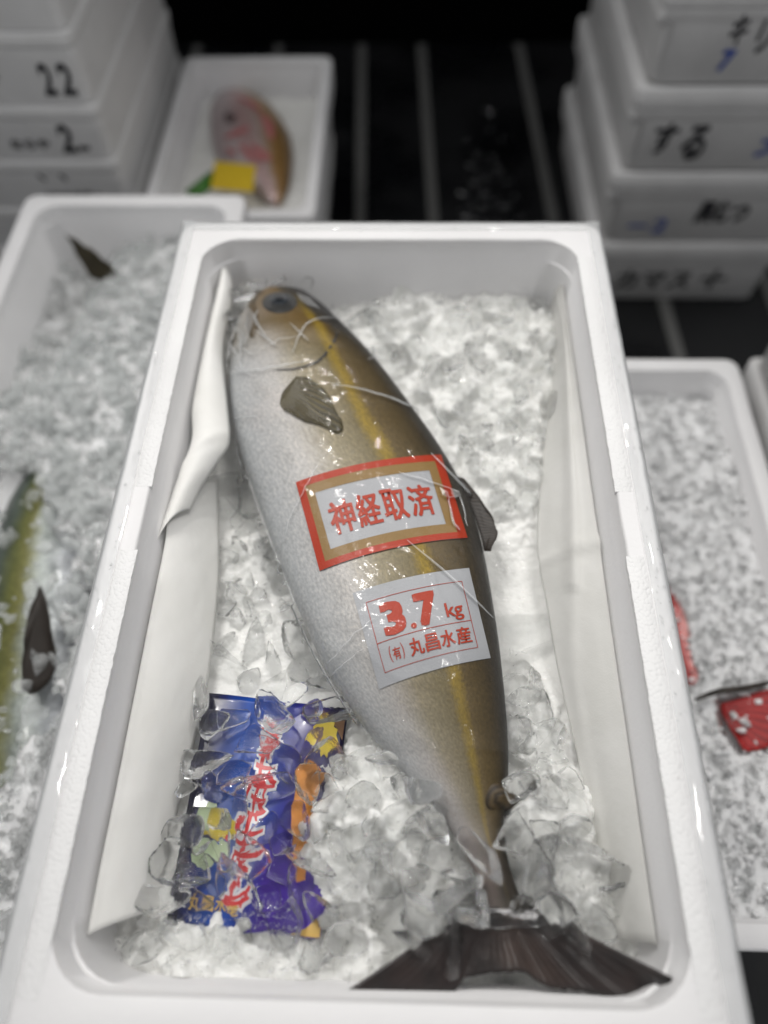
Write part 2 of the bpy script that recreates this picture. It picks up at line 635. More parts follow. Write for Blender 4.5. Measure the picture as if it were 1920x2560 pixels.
# ------------------------------------------------------------------ the amberjack
# silhouette table: view row, belly edge, back edge, height of the widest line
FISH = [(628, 588, 634, -.046), (634, 566, 655, -.046), (646, 548, 674, -.047), (668, 533, 702, -.048), (700, 517, 733, -.050), (740, 506, 771, -.052), (790, 497, 815, -.054), (850, 495, 864, -.055), (910, 501, 908, -.056),
        (980, 517, 958, -.057), (1060, 545, 1003, -.058), (1140, 573, 1033, -.058), (1220, 602, 1052, -.058), (1300, 634, 1066, -.057), (1380, 669, 1078, -.056), (1450, 704, 1086, -.055),
        (1520, 748, 1093, -.055), (1590, 800, 1098, -.054), (1660, 858, 1099, -.052), (1730, 918, 1095, -.050), (1790, 970, 1089, -.048), (1840, 1000, 1094, -.044), (1880, 1022, 1104, -.040), (1920, 1034, 1117, -.037), (1965, 1026, 1142, -.035)]
FT = smooth_tab(FISH, 6)
NA = 56


def fish_ring(row, extra=0.0, a0=0.0, a1=math.tau, na=NA, closed=True):
    y, xl, xr, ze = row
    pl, pr = V(xl, y, ze), V(xr, y, ze)
    c, wv = (pl + pr) / 2, (pr - pl) / 2
    hw = wv.length
    d = wv / hw
    # camera looks obliquely, so the widest line is a little inside the seen edge
    hw *= 0.985
    up = hw * (0.60 if y > 760 else 0.60 - 0.10 * sstep(760, 640, y))
    up = min(up, 0.0415)
    up *= 1 + 0.35 * sstep(1750, 1950, y)
    dn = up * 0.85
    pts = []
    for k in range(na if closed else na + 1):
        a = a0 + (a1 - a0) * k / na
        ca, sa = math.cos(a), math.sin(a)
        r = 1.0 if sa < 0 else 1.0
        x = math.copysign(abs(ca) ** 0.94, ca) * (hw + extra)
        z = math.copysign(abs(sa) ** 0.84, sa) * ((up if sa > 0 else dn) + extra)
        # keel: the back edge is sharper than the belly
        pts.append(c - d * x + Vector((0, 0, z)))
    return pts, hw


OPERC = [(596, 800), (640, 797), (685, 782), (712, 752), (727, 722), (716, 700), (690, 694)]


def operc_lift(v):
    px, py = vproj(v)
    # edge column of the gill cover at this row
    best, sgn = 1e9, 0
    for (x0, y0), (x1, y1) in zip(OPERC, OPERC[1:]):
        dx, dy = x1 - x0, y1 - y0
        t = min(1, max(0, ((px - x0) * dx + (py - y0) * dy) / (dx * dx + dy * dy)))
        qx, qy = px - x0 - t * dx, py - y0 - t * dy
        dd = math.hypot(qx, qy)
        if dd < best:
            best, sgn = dd, (dx * qy - dy * qx)
    inside = sgn < 0
    if best > 60:
        return 0.0
    return (0.0022 * (1 - sstep(0, 60, best)) if inside else -0.0030 * (1 - sstep(0, 14, best)))


fv, ff, fuv = [], [], []
for i, row in enumerate(FT):
    ring, _ = fish_ring(row)
    for k, p in enumerate(ring):
        a = math.tau * k / NA
        if math.sin(a) > 0.1 and 670 < row[0] < 850:
            p = p + Vector((0, 0, operc_lift(p)))
        if math.sin(a) > 0.0:
            p = p + Vector((0, 0, .0012 * noise.noise(p * 38)))
        fv.append(p)
        v = 0.5 - 0.5 * math.cos(a)
        if math.sin(a) < -0.01:
            v = v * 0.5 if v < 0.5 else v
        fuv.append((i / (len(FT) - 1), v))
    if i:
        b = (i - 1) * NA
        for k in range(NA):
            ff.append((b + k, b + NA + k, b + NA + (k + 1) % NA, b + (k + 1) % NA))
ff.append(tuple(range(NA)))
ff.append(tuple(reversed(range((len(FT) - 1) * NA, len(FT) * NA))))


def m_fish():
    t = NT('amberjack_skin')
    uv = t.n('ShaderNodeUVMap')
    sep = t.n('ShaderNodeSeparateXYZ')
    t.l(uv.outputs[0], sep.inputs[0])
    u, v0 = sep.outputs[0], sep.outputs[1]
    co = t.coord()
    n_big = t.noise(16, 4, co)
    n_sm = t.noise(420, 2, co)
    v = t.math('ADD', v0, t.math('MULTIPLY', t.math('SUBTRACT', n_big, 0.5), 0.07))
    v = t.math('ADD', v, t.math('MULTIPLY', t.math('SUBTRACT', n_sm, 0.5), 0.05))
    base = t.ramp(v, [(0.0, (0.45, 0.47, 0.485)), (0.14, (0.47, 0.475, 0.48)), (0.30, (0.40, 0.385, 0.37)), (0.45, (0.245, 0.215, 0.145)), (0.60, (0.150, 0.122, 0.062)),
                      (0.69, (0.115, 0.080, 0.030)), (0.84, (0.066, 0.047, 0.020)), (0.93, (0.030, 0.024, 0.016)), (1.0, (0.02, 0.02, 0.02))])
    # tail end is greyer and darker
    tail = t.ramp(u, [(0.66, (0, 0, 0)), (0.93, (1, 1, 1))])
    base = t.mix(t.math('MULTIPLY', tail, 0.75), base, t.ramp(v, [(0.0, (0.30, 0.30, 0.31)), (0.45, (0.22, 0.21, 0.20)), (0.75, (0.10, 0.08, 0.05)), (1, (0.02, 0.02, 0.018))]))
    dark = t.ramp(u, [(0.80, (0, 0, 0)), (0.93, (1, 1, 1))])
    base = t.mix(t.math('MULTIPLY', dark, 0.88), base, (0.035, 0.030, 0.026))
    # head: bronze, darker crown
    head = t.ramp(u, [(0.0, (1, 1, 1)), (0.22, (1, 1, 1)), (0.28, (0, 0, 0))])
    hv = t.math('ADD', v, t.math('MULTIPLY', t.math('SUBTRACT', 0.22, u, True), 2.0))
    hcol = t.ramp(hv, [(0.0, (0.24, 0.22, 0.18)), (0.25, (0.145, 0.108, 0.055)), (0.55, (0.125, 0.075, 0.018)), (0.68, (0.11, 0.064, 0.012)), (0.76, (0.036, 0.029, 0.020)), (0.9, (0.020, 0.019, 0.018)), (1, (0.014, 0.014, 0.015))])
    base = t.mix(t.math('MULTIPLY', head, 0.92), base, hcol)
    # the yellow band from the eye to the tail
    mid = t.ramp(u, [(0.0, (0.60, 0.60, 0.60)), (0.2, (0.655, 0.655, 0.655)), (0.45, (0.645, 0.645, 0.645)), (0.65, (0.67, 0.67, 0.67)), (0.8, (0.63, 0.63, 0.63)), (1.0, (0.62, 0.62, 0.62))])
    dist = t.math('ABSOLUTE', t.math('SUBTRACT', v, mid))
    band = t.ramp(dist, [(0.010, (1, 1, 1)), (0.055, (0, 0, 0))])
    fade = t.ramp(u, [(0.12, (0, 0, 0)), (0.22, (0.75, 0.75, 0.75)), (0.55, (0.75, 0.75, 0.75)), (0.85, (0.30, 0.30, 0.30)), (1.0, (0, 0, 0))])
    base = t.mix(t.math('MULTIPLY', band, fade), base, (0.27, 0.185, 0.016))
    # scale speckle
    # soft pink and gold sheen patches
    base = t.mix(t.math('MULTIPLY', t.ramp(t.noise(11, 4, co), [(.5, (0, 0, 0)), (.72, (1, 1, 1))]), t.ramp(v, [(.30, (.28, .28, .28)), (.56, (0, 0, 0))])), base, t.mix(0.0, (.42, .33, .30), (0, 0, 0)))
    sv = t.n('ShaderNodeVectorMath', operation='MULTIPLY')
    t.l(uv.outputs[0], sv.inputs[0])
    sv.inputs[1].default_value = (230, 66, 1)
    fine = t.noise(1.0, 2, sv.outputs[0], 0.6)
    spk = t.ramp(fine, [(0.30, (0.62, 0.60, 0.57)), (0.50, (1.0, 1.0, 1.0)), (0.72, (1.55, 1.48, 1.36))])
    base = t.mix(0.5, base, spk, 'MULTIPLY')
    scuff = t.ramp(t.noise(26, 6, co, 0.7), [(0.60, (0, 0, 0)), (0.74, (1, 1, 1))])
    base = t.mix(t.math('MULTIPLY', scuff, 0.30), base, (0.20, 0.15, 0.11))
    t.l(base, t.b.inputs['Base Color'])
    t.set(Roughness=0.40, Metallic=0.08, Specular_IOR_Level=0.22)
    n1 = t.bump(fine, 0.28, 0.0007)
    t.bump(t.noise(60, 4, co), 0.18, 0.003, normal=n1)
    return t.m


FISH_LOC = Vector((0.0, 0.0, -0.10))
fish = thing('amberjack_fish', 'amberjack with golden side stripe and silver belly lying in the foam box', 'fish', FISH_LOC)
body = obj('body', mesh('amberjack_body', off(fv, FISH_LOC), ff, m_fish(), uv=fuv), fish)
BVH = BVHTree.FromPolygons(fv, ff)


def on_fish(x, y, lift=0.0, miss=-0.055):
    """3-D point on the fish seen at measured position x, y, and its normal"""
    d = (V(x, y, -0.1) - CAM_POS).normalized()
    loc, nrm, _, _ = BVH.ray_cast(CAM_POS, d)
    if loc is None:
        return V(x, y, miss), Vector((0, 0, 1))
    if nrm.z < 0:
        nrm = -nrm
    return loc + nrm * lift, nrm


def stroke_on_fish(pts, step=8):
    out = []
    for (x0, y0), (x1, y1) in zip(pts, pts[1:]):
        n = max(1, int(math.hypot(x1 - x0, y1 - y0) / step))
        out += [(x0 + (x1 - x0) * k / n, y0 + (y1 - y0) * k / n) for k in range(n)]
    return out + [pts[-1]]


DARK = m_plain('dark_slit', (0.02, 0.018, 0.015), 0.5)
# gill slit and mouth line
for nm, pts, wd in (('gill_slit', smooth_tab(OPERC, 4), .0022), ('mouth_line', smooth_tab([(556, 640), (545, 662), (536, 690), (533, 706)], 4), .0022)):
    q = [on_fish(x, y, 0.0009) for x, y in stroke_on_fish([p[:2] for p in pts], 6)]
    v, f = ribbon([a for a, _ in q], wd, [b for _, b in q], ridge=0.12)
    obj(nm, mesh(nm, off(v, FISH_LOC), f, DARK), fish)


def disc_on_fish(cx, cy, rx, ry, lift, dome, n=24, rings=5):
    c, nn = on_fish(cx, cy)
    vs, fs = [], []
    vs.append(on_fish(cx, cy, lift + dome)[0])
    for r in range(1, rings + 1):
        k = r / rings
        for j in range(n):
            a = math.tau * j / n
            vs.append(on_fish(cx + rx * k * math.cos(a), cy + ry * k * math.sin(a), lift + dome * (1 - k * k))[0])
    for j in range(n):
        fs.append((0, 1 + j, 1 + (j + 1) % n))
        for r in range(rings - 1):
            a = 1 + r * n
            fs.append((a + j, a + n + j, a + n + (j + 1) % n, a + (j + 1) % n))
    return vs, fs


SKIN2 = m_plain('bronze_jaw', (0.10, 0.07, 0.035), 0.4)
v, f = disc_on_fish(545, 690, 13, 40, .0002, .0030)
obj('jaw_plate', mesh('jaw_plate', off(v, FISH_LOC), f, SKIN2), fish)
for nx, ny in ((612, 634), (620, 637)):
    v, f = disc_on_fish(nx, ny, 4, 3, .0004, .0004, 10, 2)
    obj('nostril', mesh('nostril', off(v, FISH_LOC), f, DARK), fish)
v, f = disc_on_fish(604, 654, 38, 23, .0002, .0022)
eye = obj('eye', mesh('eye_ring', off(v, FISH_LOC), f, m_plain('eye_rim', (0.035, 0.035, 0.034), 0.25, Coat_Weight=0.6)), fish)
v, f = disc_on_fish(604, 652, 22, 11, .0024, .0016)
obj('iris', mesh('iris', off(v, FISH_LOC), f, m_plain('clouded_eye', (0.030, 0.035, 0.042), 0.15, Coat_Weight=1.0)), eye)
v, f = disc_on_fish(603, 651, 10, 6, .0042, .0004)
obj('pupil', mesh('pupil', off(v, FISH_LOC), f, m_plain('pupil_blue', (0.012, 0.014, 0.018), 0.1, Coat_Weight=1.0)), eye)


def m_fin(name, c0, c1, rays=40, axis=0, thin=0.0):
    t = NT(name)
    uv = t.n('ShaderNodeUVMap')
    sep = t.n('ShaderNodeSeparateXYZ')
    t.l(uv.outputs[0], sep.inputs[0])
    nz = t.noise(30, 3)
    ang = t.math('ADD', sep.outputs[axis], t.math('MULTIPLY', nz, 0.05))
    sn = t.math('SINE', t.math('MULTIPLY', ang, rays * math.tau))
    r = t.math('ADD', t.math('MULTIPLY', sn, 0.5), 0.5)
    base = t.mix(r, c0, c1)
    base = t.mix(0.6, base, t.ramp(t.noise(45, 4), [(0.3, (0.45, 0.42, 0.4)), (0.7, (1.1, 1.1, 1.1))]), 'MULTIPLY')
    t.l(base, t.b.inputs['Base Color'])
    t.set(Roughness=0.45, Specular_IOR_Level=0.35)
    t.bump(r, 0.25, 0.0006)
    if thin:
        tr = t.n('ShaderNodeBsdfTransparent')
        mx = t.n('ShaderNodeMixShader')
        t.l(t.math('MULTIPLY', t.ramp(sep.outputs[1], [(0.15, (0, 0, 0)), (1.0, (1, 1, 1))]), thin), mx.inputs[0])
        t.l(t.b.outputs[0], mx.inputs[1])
        t.l(tr.outputs[0], mx.inputs[2])
        t.l(mx.outputs[0], t.out.inputs[0])
    return t.m


def m_tail():
    t = NT('tail_membrane')
    uv = t.n('ShaderNodeUVMap')
    sep = t.n('ShaderNodeSeparateXYZ')
    t.l(uv.outputs[0], sep.inputs[0])
    k, q = sep.outputs[0], sep.outputs[1]
    wav = t.math('ADD', k, t.math('MULTIPLY', t.noise(14, 3), .03))
    r = t.math('ADD', t.math('MULTIPLY', t.math('SINE', t.math('MULTIPLY', wav, 260)), .5), .5)
    mid = t.ramp(t.math('ABSOLUTE', t.math('SUBTRACT', k, .52)), [(.05, (1, 1, 1)), (.16, (0, 0, 0))])
    base = t.mix(t.math('MULTIPLY', mid, .8), (.016, .010, .009), (.055, .034, .026))
    base = t.mix(t.math('MULTIPLY', r, .12), base, (.012, .008, .007))
    base = t.mix(.8, base, t.ramp(t.noise(55, 5), [(.3, (.35, .33, .33)), (.72, (1.5, 1.4, 1.35))]), 'MULTIPLY')
    edge = t.ramp(q, [(.86, (0, 0, 0)), (.98, (1, 1, 1))])
    base = t.mix(t.math('MULTIPLY', edge, .7), base, (.008, .006, .006))
    t.l(base, t.b.inputs['Base Color'])
    t.set(Roughness=.3, Specular_IOR_Level=.5)
    t.bump(t.math('ADD', t.math('MULTIPLY', r, .12), t.noise(50, 4)), .45, .0014)
    return t.m


def fan_fin(name, root, tip, mat, parent, z_of=None, lift=None, n=26, m=10, loc=FISH_LOC, th=.0012, ragged=.03):
    """membrane between a root polyline and a tip polyline (view positions)"""
    ra, ta = smooth_tab(root, 8), smooth_tab(tip, 8)
    vs, fs, uv = [], [], []
    for i in range(n + 1):
        k = i / n
        p = lerp_tab([(j / (len(ra) - 1),) + tuple(q) for j, q in enumerate(ra)], k)
        q = lerp_tab([(j / (len(ta) - 1),) + tuple(q) for j, q in enumerate(ta)], k)
        for j in range(m + 1):
            s = j / m
            rag = 1 + ragged * (noise.noise(Vector((k * 70, 1, 2))) + .6 * noise.noise(Vector((k * 23, 5, 2)))) * s * s
            x, y = p[0] + (q[0] - p[0]) * s * rag, p[1] + (q[1] - p[1]) * s * rag
            x += 9 * s * noise.noise(Vector((k * 4, s * 3, 7)))
            y += 9 * s * noise.noise(Vector((k * 5, s * 3, 3)))
            wob = .0002 * math.sin(k * 60) * s
            if lift:
                pt, nn = on_fish(x, y)
                vs.append(pt + nn * (lift[0] + (lift[1] - lift[0]) * s + wob))
            else:
                z = z_of(k, s) if z_of else p[2] + (q[2] - p[2]) * s
                vs.append(V(x, y, z + wob))
            uv.append((k, s))
    for i in range(n):
        for j in range(m):
            a = i * (m + 1) + j
            fs.append((a, a + 1, a + m + 2, a + m + 1))
    return thick(obj(name, mesh(name, off(vs, loc), fs, mat, uv=uv), parent), th)


FIN_OLIVE = m_fin('pectoral_membrane', (0.040, 0.033, 0.011), (0.120, 0.094, 0.032), 15, thin=0.35)
FIN_DARK = m_fin('dark_fin_membrane', (0.018, 0.014, 0.011), (0.040, 0.031, 0.024), 22)
TAILM = m_tail()
fan_fin('pectoral_fin', [(640, 813, 0), (612, 846, 0), (604, 872, 0)], [(668, 817, 0), (706, 850, 0), (733, 898, 0), (739, 936, 0), (700, 927, 0), (655, 909, 0), (614, 888, 0)], FIN_OLIVE, fish, lift=(.0002, .0016), n=40, th=.0004, ragged=.05)
fan_fin('dorsal_fin', [(984, 1028, 0), (1015, 1090, 0), (1036, 1150, 0), (1046, 1190, 0)], [(1004, 1034, 0), (1043, 1085, 0), (1068, 1132, 0), (1074, 1158, 0), (1060, 1190, 0)], FIN_DARK, fish, z_of=lambda k, s: -.050 + .004 * s)
# keeled finlet near the tail: short raised wedge
wv_ = []
wd = [(1066, 1684, .0005), (1048, 1712, .0005), (1046, 1745, .0005), (1070, 1757, .0005), (1098, 1752, .0005), (1103, 1725, .001), (1090, 1700, .001), (1124, 1714, .006), (1078, 1722, .006), (1104, 1742, .004)]
for x, y, l in wd:
    p, nn = on_fish(min(x, 1092), y)
    p = p + nn * l
    if x > 1092:
        p = p + (V(x, y, -.05) - V(1092, y, -.05))
    wv_.append(p)
wf = [(0, 1, 8), (1, 2, 8), (2, 3, 8), (3, 9, 8), (3, 4, 9), (4, 7, 9), (8, 9, 7), (0, 8, 7), (6, 0, 7), (5, 6, 7), (4, 5, 7)]
fl = obj('finlet', mesh('finlet', off(wv_, FISH_LOC), wf, m_fin('finlet_skin', (0.03, 0.022, 0.013), (0.085, 0.060, 0.030), 3), uv=[(k * .1, k * .07) for k in range(10)]), fish)
sb = fl.modifiers.new('round', 'SUBSURF')
sb.levels = sb.render_levels = 2


def tail_z(k, s):
    return -.036 + .020 * sstep(.86, 1, k) * s * s + .006 * s * abs(2 * k - 1) ** 1.5 + .001 * math.sin(k * 9 + s * 2)


fan_fin('tail_fin', [(1046, 1944, 0), (1060, 1952, 0), (1085, 1955, 0), (1110, 1955, 0), (1124, 1946, 0)],
        [(738, 2146, 0), (820, 2148, 0), (910, 2150, 0), (975, 2140, 0), (1000, 2108, 0), (1066, 2104, 0), (1130, 2102, 0), (1185, 2132, 0), (1260, 2146, 0), (1330, 2160, 0), (1392, 2162, 0), (1430, 2140, 0), (1452, 2112, 0)],
        TAILM, fish, z_of=tail_z, n=90, m=16, th=.0016)

# ------------------------------------------------------------------ stickers on the fish
SILVER = None


def m_label(name, col, rough=0.42):
    t = NT(name)
    co = t.coord()
    s = t.noise(1500, 1, co)
    t.l(t.mix(s, tuple(c * .82 for c in col), col), t.b.inputs['Base Color'])
    t.set(Roughness=rough, Specular_IOR_Level=0.25)
    t.bump(t.noise(520, 2, co), 0.3, 0.0006)
    return t.m


SILVER = m_label('pale_sticker_paper', (0.41, 0.42, 0.44))
GOLD = m_label('gold_print', (0.27, 0.165, 0.052))
ORANGE = m_label('orange_red_print', (0.42, 0.034, 0.007))


class Sticker:
    def __init__(self, name, label, tl, tr, br, bl, bulge):
        self.c = [Vector(p) for p in (tl, tr, br, bl)]
        self.b = bulge
        p0, _ = on_fish(*((self.c[0] + self.c[2]) / 2))
        self.loc = p0
        self.t = thing(name, label, 'sticker', p0)

    def px(self, u, v):
        tl, tr, br, bl = self.c
        top, bot = tl.lerp(tr, u), bl.lerp(br, u)
        p = top.lerp(bot, v)
        up = (top - bot).normalized()
        return p + up * self.b * (1 - (2 * u - 1) ** 2)

    def at(self, u, v, lift):
        p = self.px(u, v)
        return on_fish(p.x, p.y, lift)[0]

    def sheet(self, name, u0, v0, u1, v1, lift, mat, n=26, m=16, parent=None):
        vs, fs = [], []
        for i in range(n + 1):
            for j in range(m + 1):
                vs.append(self.at(u0 + (u1 - u0) * i / n, v0 + (v1 - v0) * j / m, lift))
        for i in range(n):
            for j in range(m):
                a = i * (m + 1) + j
                fs.append((a, a + 1, a + m + 2, a + m + 1))
        return obj(name, mesh(name, off(vs, self.loc), fs, mat, up=True), parent or self.t)

    def frame(self, name, u0, v0, u1, v1, du, dv, lift, mat):
        bars = [(u0, v0, u1, v0 + dv), (u0, v1 - dv, u1, v1), (u0, v0 + dv, u0 + du, v1 - dv), (u1 - du, v0 + dv, u1, v1 - dv)]
        vs, fs = [], []
        for a0, b0, a1, b1 in bars:
            n, m = (40, 2) if a1 - a0 > b1 - b0 else (2, 24)
            base = len(vs)
            for i in range(n + 1):
                for j in range(m + 1):
                    vs.append(self.at(a0 + (a1 - a0) * i / n, b0 + (b1 - b0) * j / m, lift))
            for i in range(n):
                for j in range(m):
                    a = base + i * (m + 1) + j
                    fs.append((a, a + 1, a + m + 2, a + m + 1))
        return obj(name, mesh(name, off(vs, self.loc), fs, mat, up=True), self.t)

    def text(self, s, u0, v0, u1, v1, lift, mat, bold=0.02, shear=0.0, fat=0.0):
        uv, f0 = text_mesh(s, 0.0 if fat else bold, shear)
        vs, fs = [], []
        shifts = [(0, 0)] if not fat else [(-fat, -fat * .5), (fat, -fat * .5), (-fat, fat * .5), (fat, fat * .5), (0, 0), (-fat, 0), (fat, 0), (0, fat * .6), (0, -fat * .6)]
        for q, (dx, dy) in enumerate(shifts):
            b0 = len(vs)
            vs += [self.at(u0 + (u1 - u0) * (fat + a * (1 - 2 * fat) + dx), v1 + (v0 - v1) * (fat * .6 + b * (1 - 1.2 * fat) + dy), lift + q * .00002) for a, b in uv]
            fs += [tuple(k + b0 for k in f) for f in f0]
        return obj('printed_text', mesh('text', off(vs, self.loc), fs, mat, up=True), self.t)


st1 = Sticker('name_sticker', 'red and gold bordered silver sticker on the amberjack reading 神経取済', (640, 1043), (951, 984), (1008, 1163), (692, 1234), 13)
st1.sheet('paper', 0, 0, 1, 1, .0009, SILVER)
st1.frame('red_border', 0, 0, 1, 1, .052, .075, .0013, ORANGE)
st1.frame('gold_border', .052, .075, .948, .925, .055, .105, .0012, GOLD)
for k, ch in enumerate('神経取済'):
    st1.text(ch, .155 + .178 * k + (.01 if k else 0), .335, .155 + .178 * k + .172, .70, .0014, ORANGE, fat=.028)
st2 = Sticker('weight_sticker', 'pale sticker on the amberjack reading 3.7kg above a supplier name', (762, 1282), (1012, 1228), (1058, 1422), (820, 1489), 8)
st2.sheet('paper', 0, 0, 1, 1, .0009, SILVER)
st2.frame('thin_line', .085, .135, .915, .87, .005, .006, .0013, ORANGE)
st2.sheet('divider_line', .09, .565, .91, .572, .0013, ORANGE, 40, 1)
st2.text('3', .175, .195, .375, .54, .0014, ORANGE, fat=.10)
st2.text('.', .405, .475, .455, .535, .0014, ORANGE, bold=.03)
st2.text('7', .475, .185, .66, .54, .0014, ORANGE, fat=.10)
st2.text('kg', .72, .345, .865, .545, .0014, ORANGE, fat=.02)
for s_, u0, u1, v0, v1, bd in (('(', .165, .185, .63, .80, .0), ('有', .195, .265, .655, .785, .012), (')', .275, .295, .63, .80, .0)):
    st2.text(s_, u0, v0, u1, v1, .0014, ORANGE, bold=bd)
for k, ch in enumerate('丸昌水産'):
    st2.text(ch, .345 + .137 * k, .625, .345 + .137 * k + .125, .805, .0014, ORANGE, fat=.026)

# ------------------------------------------------------------------ clear film over the fish
film = thing('plastic_film', 'clear creased plastic film wrapped over the amberjack', 'film', FISH_LOC)
vs, fs = [], []
rows = [r for r in FT if 632 <= r[0] <= 1640]
na = 64
for i, row in enumerate(rows):
    ring, hw = fish_ring(row, 0.0022, math.radians(-12), math.radians(192), na, False)
    for k, p in enumerate(ring):
        wr = abs(noise.noise(Vector((p.x * 30 + p.y * 22, p.y * 10 - p.x * 8, 3.3))))
        wr2 = noise.noise(p * 70)
        ridge = max(0, .10 - wr) * .022
        edge = max(0, abs(k / na - .5) * 2 - .8) / .2
        p = p + Vector((0, 0, ridge + .0007 * wr2 + .0006))
        if edge > 0:
            p = p + Vector(((k / na - .5) * .03 * edge + .004 * edge * wr2, 0, .002 * edge * noise.noise(p * 45)))
        vs.append(p)
    if i:
        a = (i - 1) * (na + 1)
        fs += [(a + k, a + na + 1 + k, a + na + 2 + k, a + k + 1) for k in range(na)]
obj('sheet', mesh('film_sheet', off(vs, FISH_LOC), fs, FILM, up=True), film)
creases = [([(497, 808), (560, 802), (620, 793), (672, 778)], 2.4), ([(632, 768), (650, 722), (678, 697), (722, 690)], 2.2), ([(628, 704), (648, 722), (668, 742)], 1.8), ([(792, 783), (816, 772), (846, 784)], 2.0), ([(716, 834), (782, 846), (850, 868), (908, 896)], 2.4),
           ([(840, 866), (878, 880), (872, 872)], 1.6), ([(928, 984), (958, 1016), (1000, 1062), (1040, 1110)], 2.6), ([(860, 1024), (930, 1046), (985, 1066)], 1.8), ([(880, 1172), (944, 1226), (1004, 1282), (1058, 1338)], 2.2),
           ([(716, 1430), (752, 1390), (808, 1338)], 1.4), ([(498, 905), (560, 1100), (640, 1306), (705, 1440), (795, 1585)], 2.4), ([(620, 1160), (636, 1110), (690, 1000)], 1.0), ([(500, 905), (560, 900)], 1.2), ([(706, 1470), (740, 1440), (790, 1400)], 1.0),
           ([(990, 1150), (975, 1128), (966, 1078)], 2.6), ([(966, 1078), (990, 1080), (1004, 1140)], 1.6), ([(560, 760), (600, 740), (650, 728)], 1.0), ([(540, 690), (530, 730), (520, 790)], 1.4), ([(520, 700), (500, 760), (498, 800)], 2.0)]
GLARE_FILM = m_film('glare_film', gloss=1.0, haze=0.16, rough=0.2)  # hazy film patches that paint in film glare, as beside the eye
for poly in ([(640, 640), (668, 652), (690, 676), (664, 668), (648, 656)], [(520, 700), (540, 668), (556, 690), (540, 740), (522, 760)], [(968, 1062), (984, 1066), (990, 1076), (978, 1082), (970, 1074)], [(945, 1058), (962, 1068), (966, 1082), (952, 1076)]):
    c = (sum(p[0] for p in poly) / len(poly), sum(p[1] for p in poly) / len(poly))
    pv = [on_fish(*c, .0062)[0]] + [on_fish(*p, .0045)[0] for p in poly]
    obj('glare_scrap', mesh('glare_scrap', off(pv, FISH_LOC), [(0, 1 + k, 1 + (k + 1) % len(poly)) for k in range(len(poly))], GLARE_FILM, False, up=True), film)
rgc = random.Random(8)
for _ in range(16):
    x, y = rgc.uniform(498, 560), rgc.uniform(640, 800)
    a, L = rgc.uniform(.2, 2.6), rgc.uniform(18, 55)
    creases.append(([(x, y), (x + L * .5 * math.cos(a) + rgc.uniform(-6, 6), y + L * .5 * math.sin(a)), (x + L * math.cos(a), y + L * math.sin(a))], rgc.uniform(1.0, 3.2)))
for pts, wd in creases:
    st = smooth_tab(pts, 5)
    q = []
    for j, (x, y) in enumerate(stroke_on_fish([p[:2] for p in st], 6)):
        jx = 3 * noise.noise(Vector((x * .05, y * .05, 1)))
        q.append(on_fish(x + jx, y + jx, .0032))
    v, f = ribbon([a for a, _ in q], wd * .001, [b for _, b in q], ridge=0.7)
    obj('crease', mesh('crease', off(v, FISH_LOC), f, CREASE, up=True), film)

# ------------------------------------------------------------------ ice in the main box
PEAKS = [  # view x, y, radius (m), top height: mounds of ice
    (1060, 700, .10, -.055), (900, 640, .07, -.058), (1130, 820, .08, -.062), (1090, 980, .07, -.066), (850, 1800, .065, -.036), (960, 1950, .05, -.038), (760, 1760, .04, -.050), (1180, 1780, .05, -.036), (1220, 1950, .05, -.044),
    (1150, 1600, .04, -.056), (420, 2080, .06, -.060), (620, 2090, .05, -.060), (800, 2060, .05, -.058), (540, 640, .05, -.058), (560, 1180, .03, -.078)]
PK = [(V(x, y, z), r, z) for x, y, r, z in PEAKS]
BASE_Z = -0.088


def bed_z(x, y):
    h = BASE_Z
    for c, r, z in PK:
        d2 = ((x - c.x) ** 2 + (y - c.y) ** 2) / (r * r)
        h = max(h, BASE_Z + (z - BASE_Z) * math.exp(-d2 * .9))
    return h




def shards(p, size, seed):
    """height of a field of tilted flat shards"""
    q = Vector((p.x / size, p.y / size, seed))
    q += Vector((noise.noise(q * 1.3), noise.noise(q * 1.3 + Vector((7, 0, 0))), 0)) * .35
    d, pts = noise.voronoi(q)
    c = pts[0]
    h = noise.cell_vector(c * 9.7 + Vector((.3, .1, .7)))
    rel = q - c
    edge = min(1.0, (d[1] - d[0]) * 5)
    return ((h.x - .5) * rel.x * 1.3 + (h.y - .5) * rel.y * 1.3 + (h.z - .5) * .7) * size * (.35 + .65 * edge)


n, m = 180, 310
vs, fs = [], []
X0, X1, Y0, Y1 = -.1795, .1795, -.3125, .3085
for i in range(n + 1):
    for j in range(m + 1):
        x, y = X0 + (X1 - X0) * i / n, Y0 + (Y1 - Y0) * j / m
        z = bed_z(x, y) - .004
        rough = sstep(BASE_Z - .004, BASE_Z + .012, z)
        p = Vector((x, y, 0))
        z += (.75 * shards(p, .019, 1.5) + .8 * shards(p, .0085, 4.5) + .5 * shards(p, .005, 8.5) + .0006 * noise.noise(p * 300)) * (.10 + .9 * rough)
        vs.append((x, y, z))
for i in range(n):
    for j in range(m):
        a = i * (m + 1) + j
        fs.append((a, a + m + 1, a + m + 2, a + 1))
tag(obj('crushed_ice', mesh('ice_bed', vs, fs, SLUSH)), 'bed of packed wet crushed ice under the amberjack', 'ice', kind='stuff')


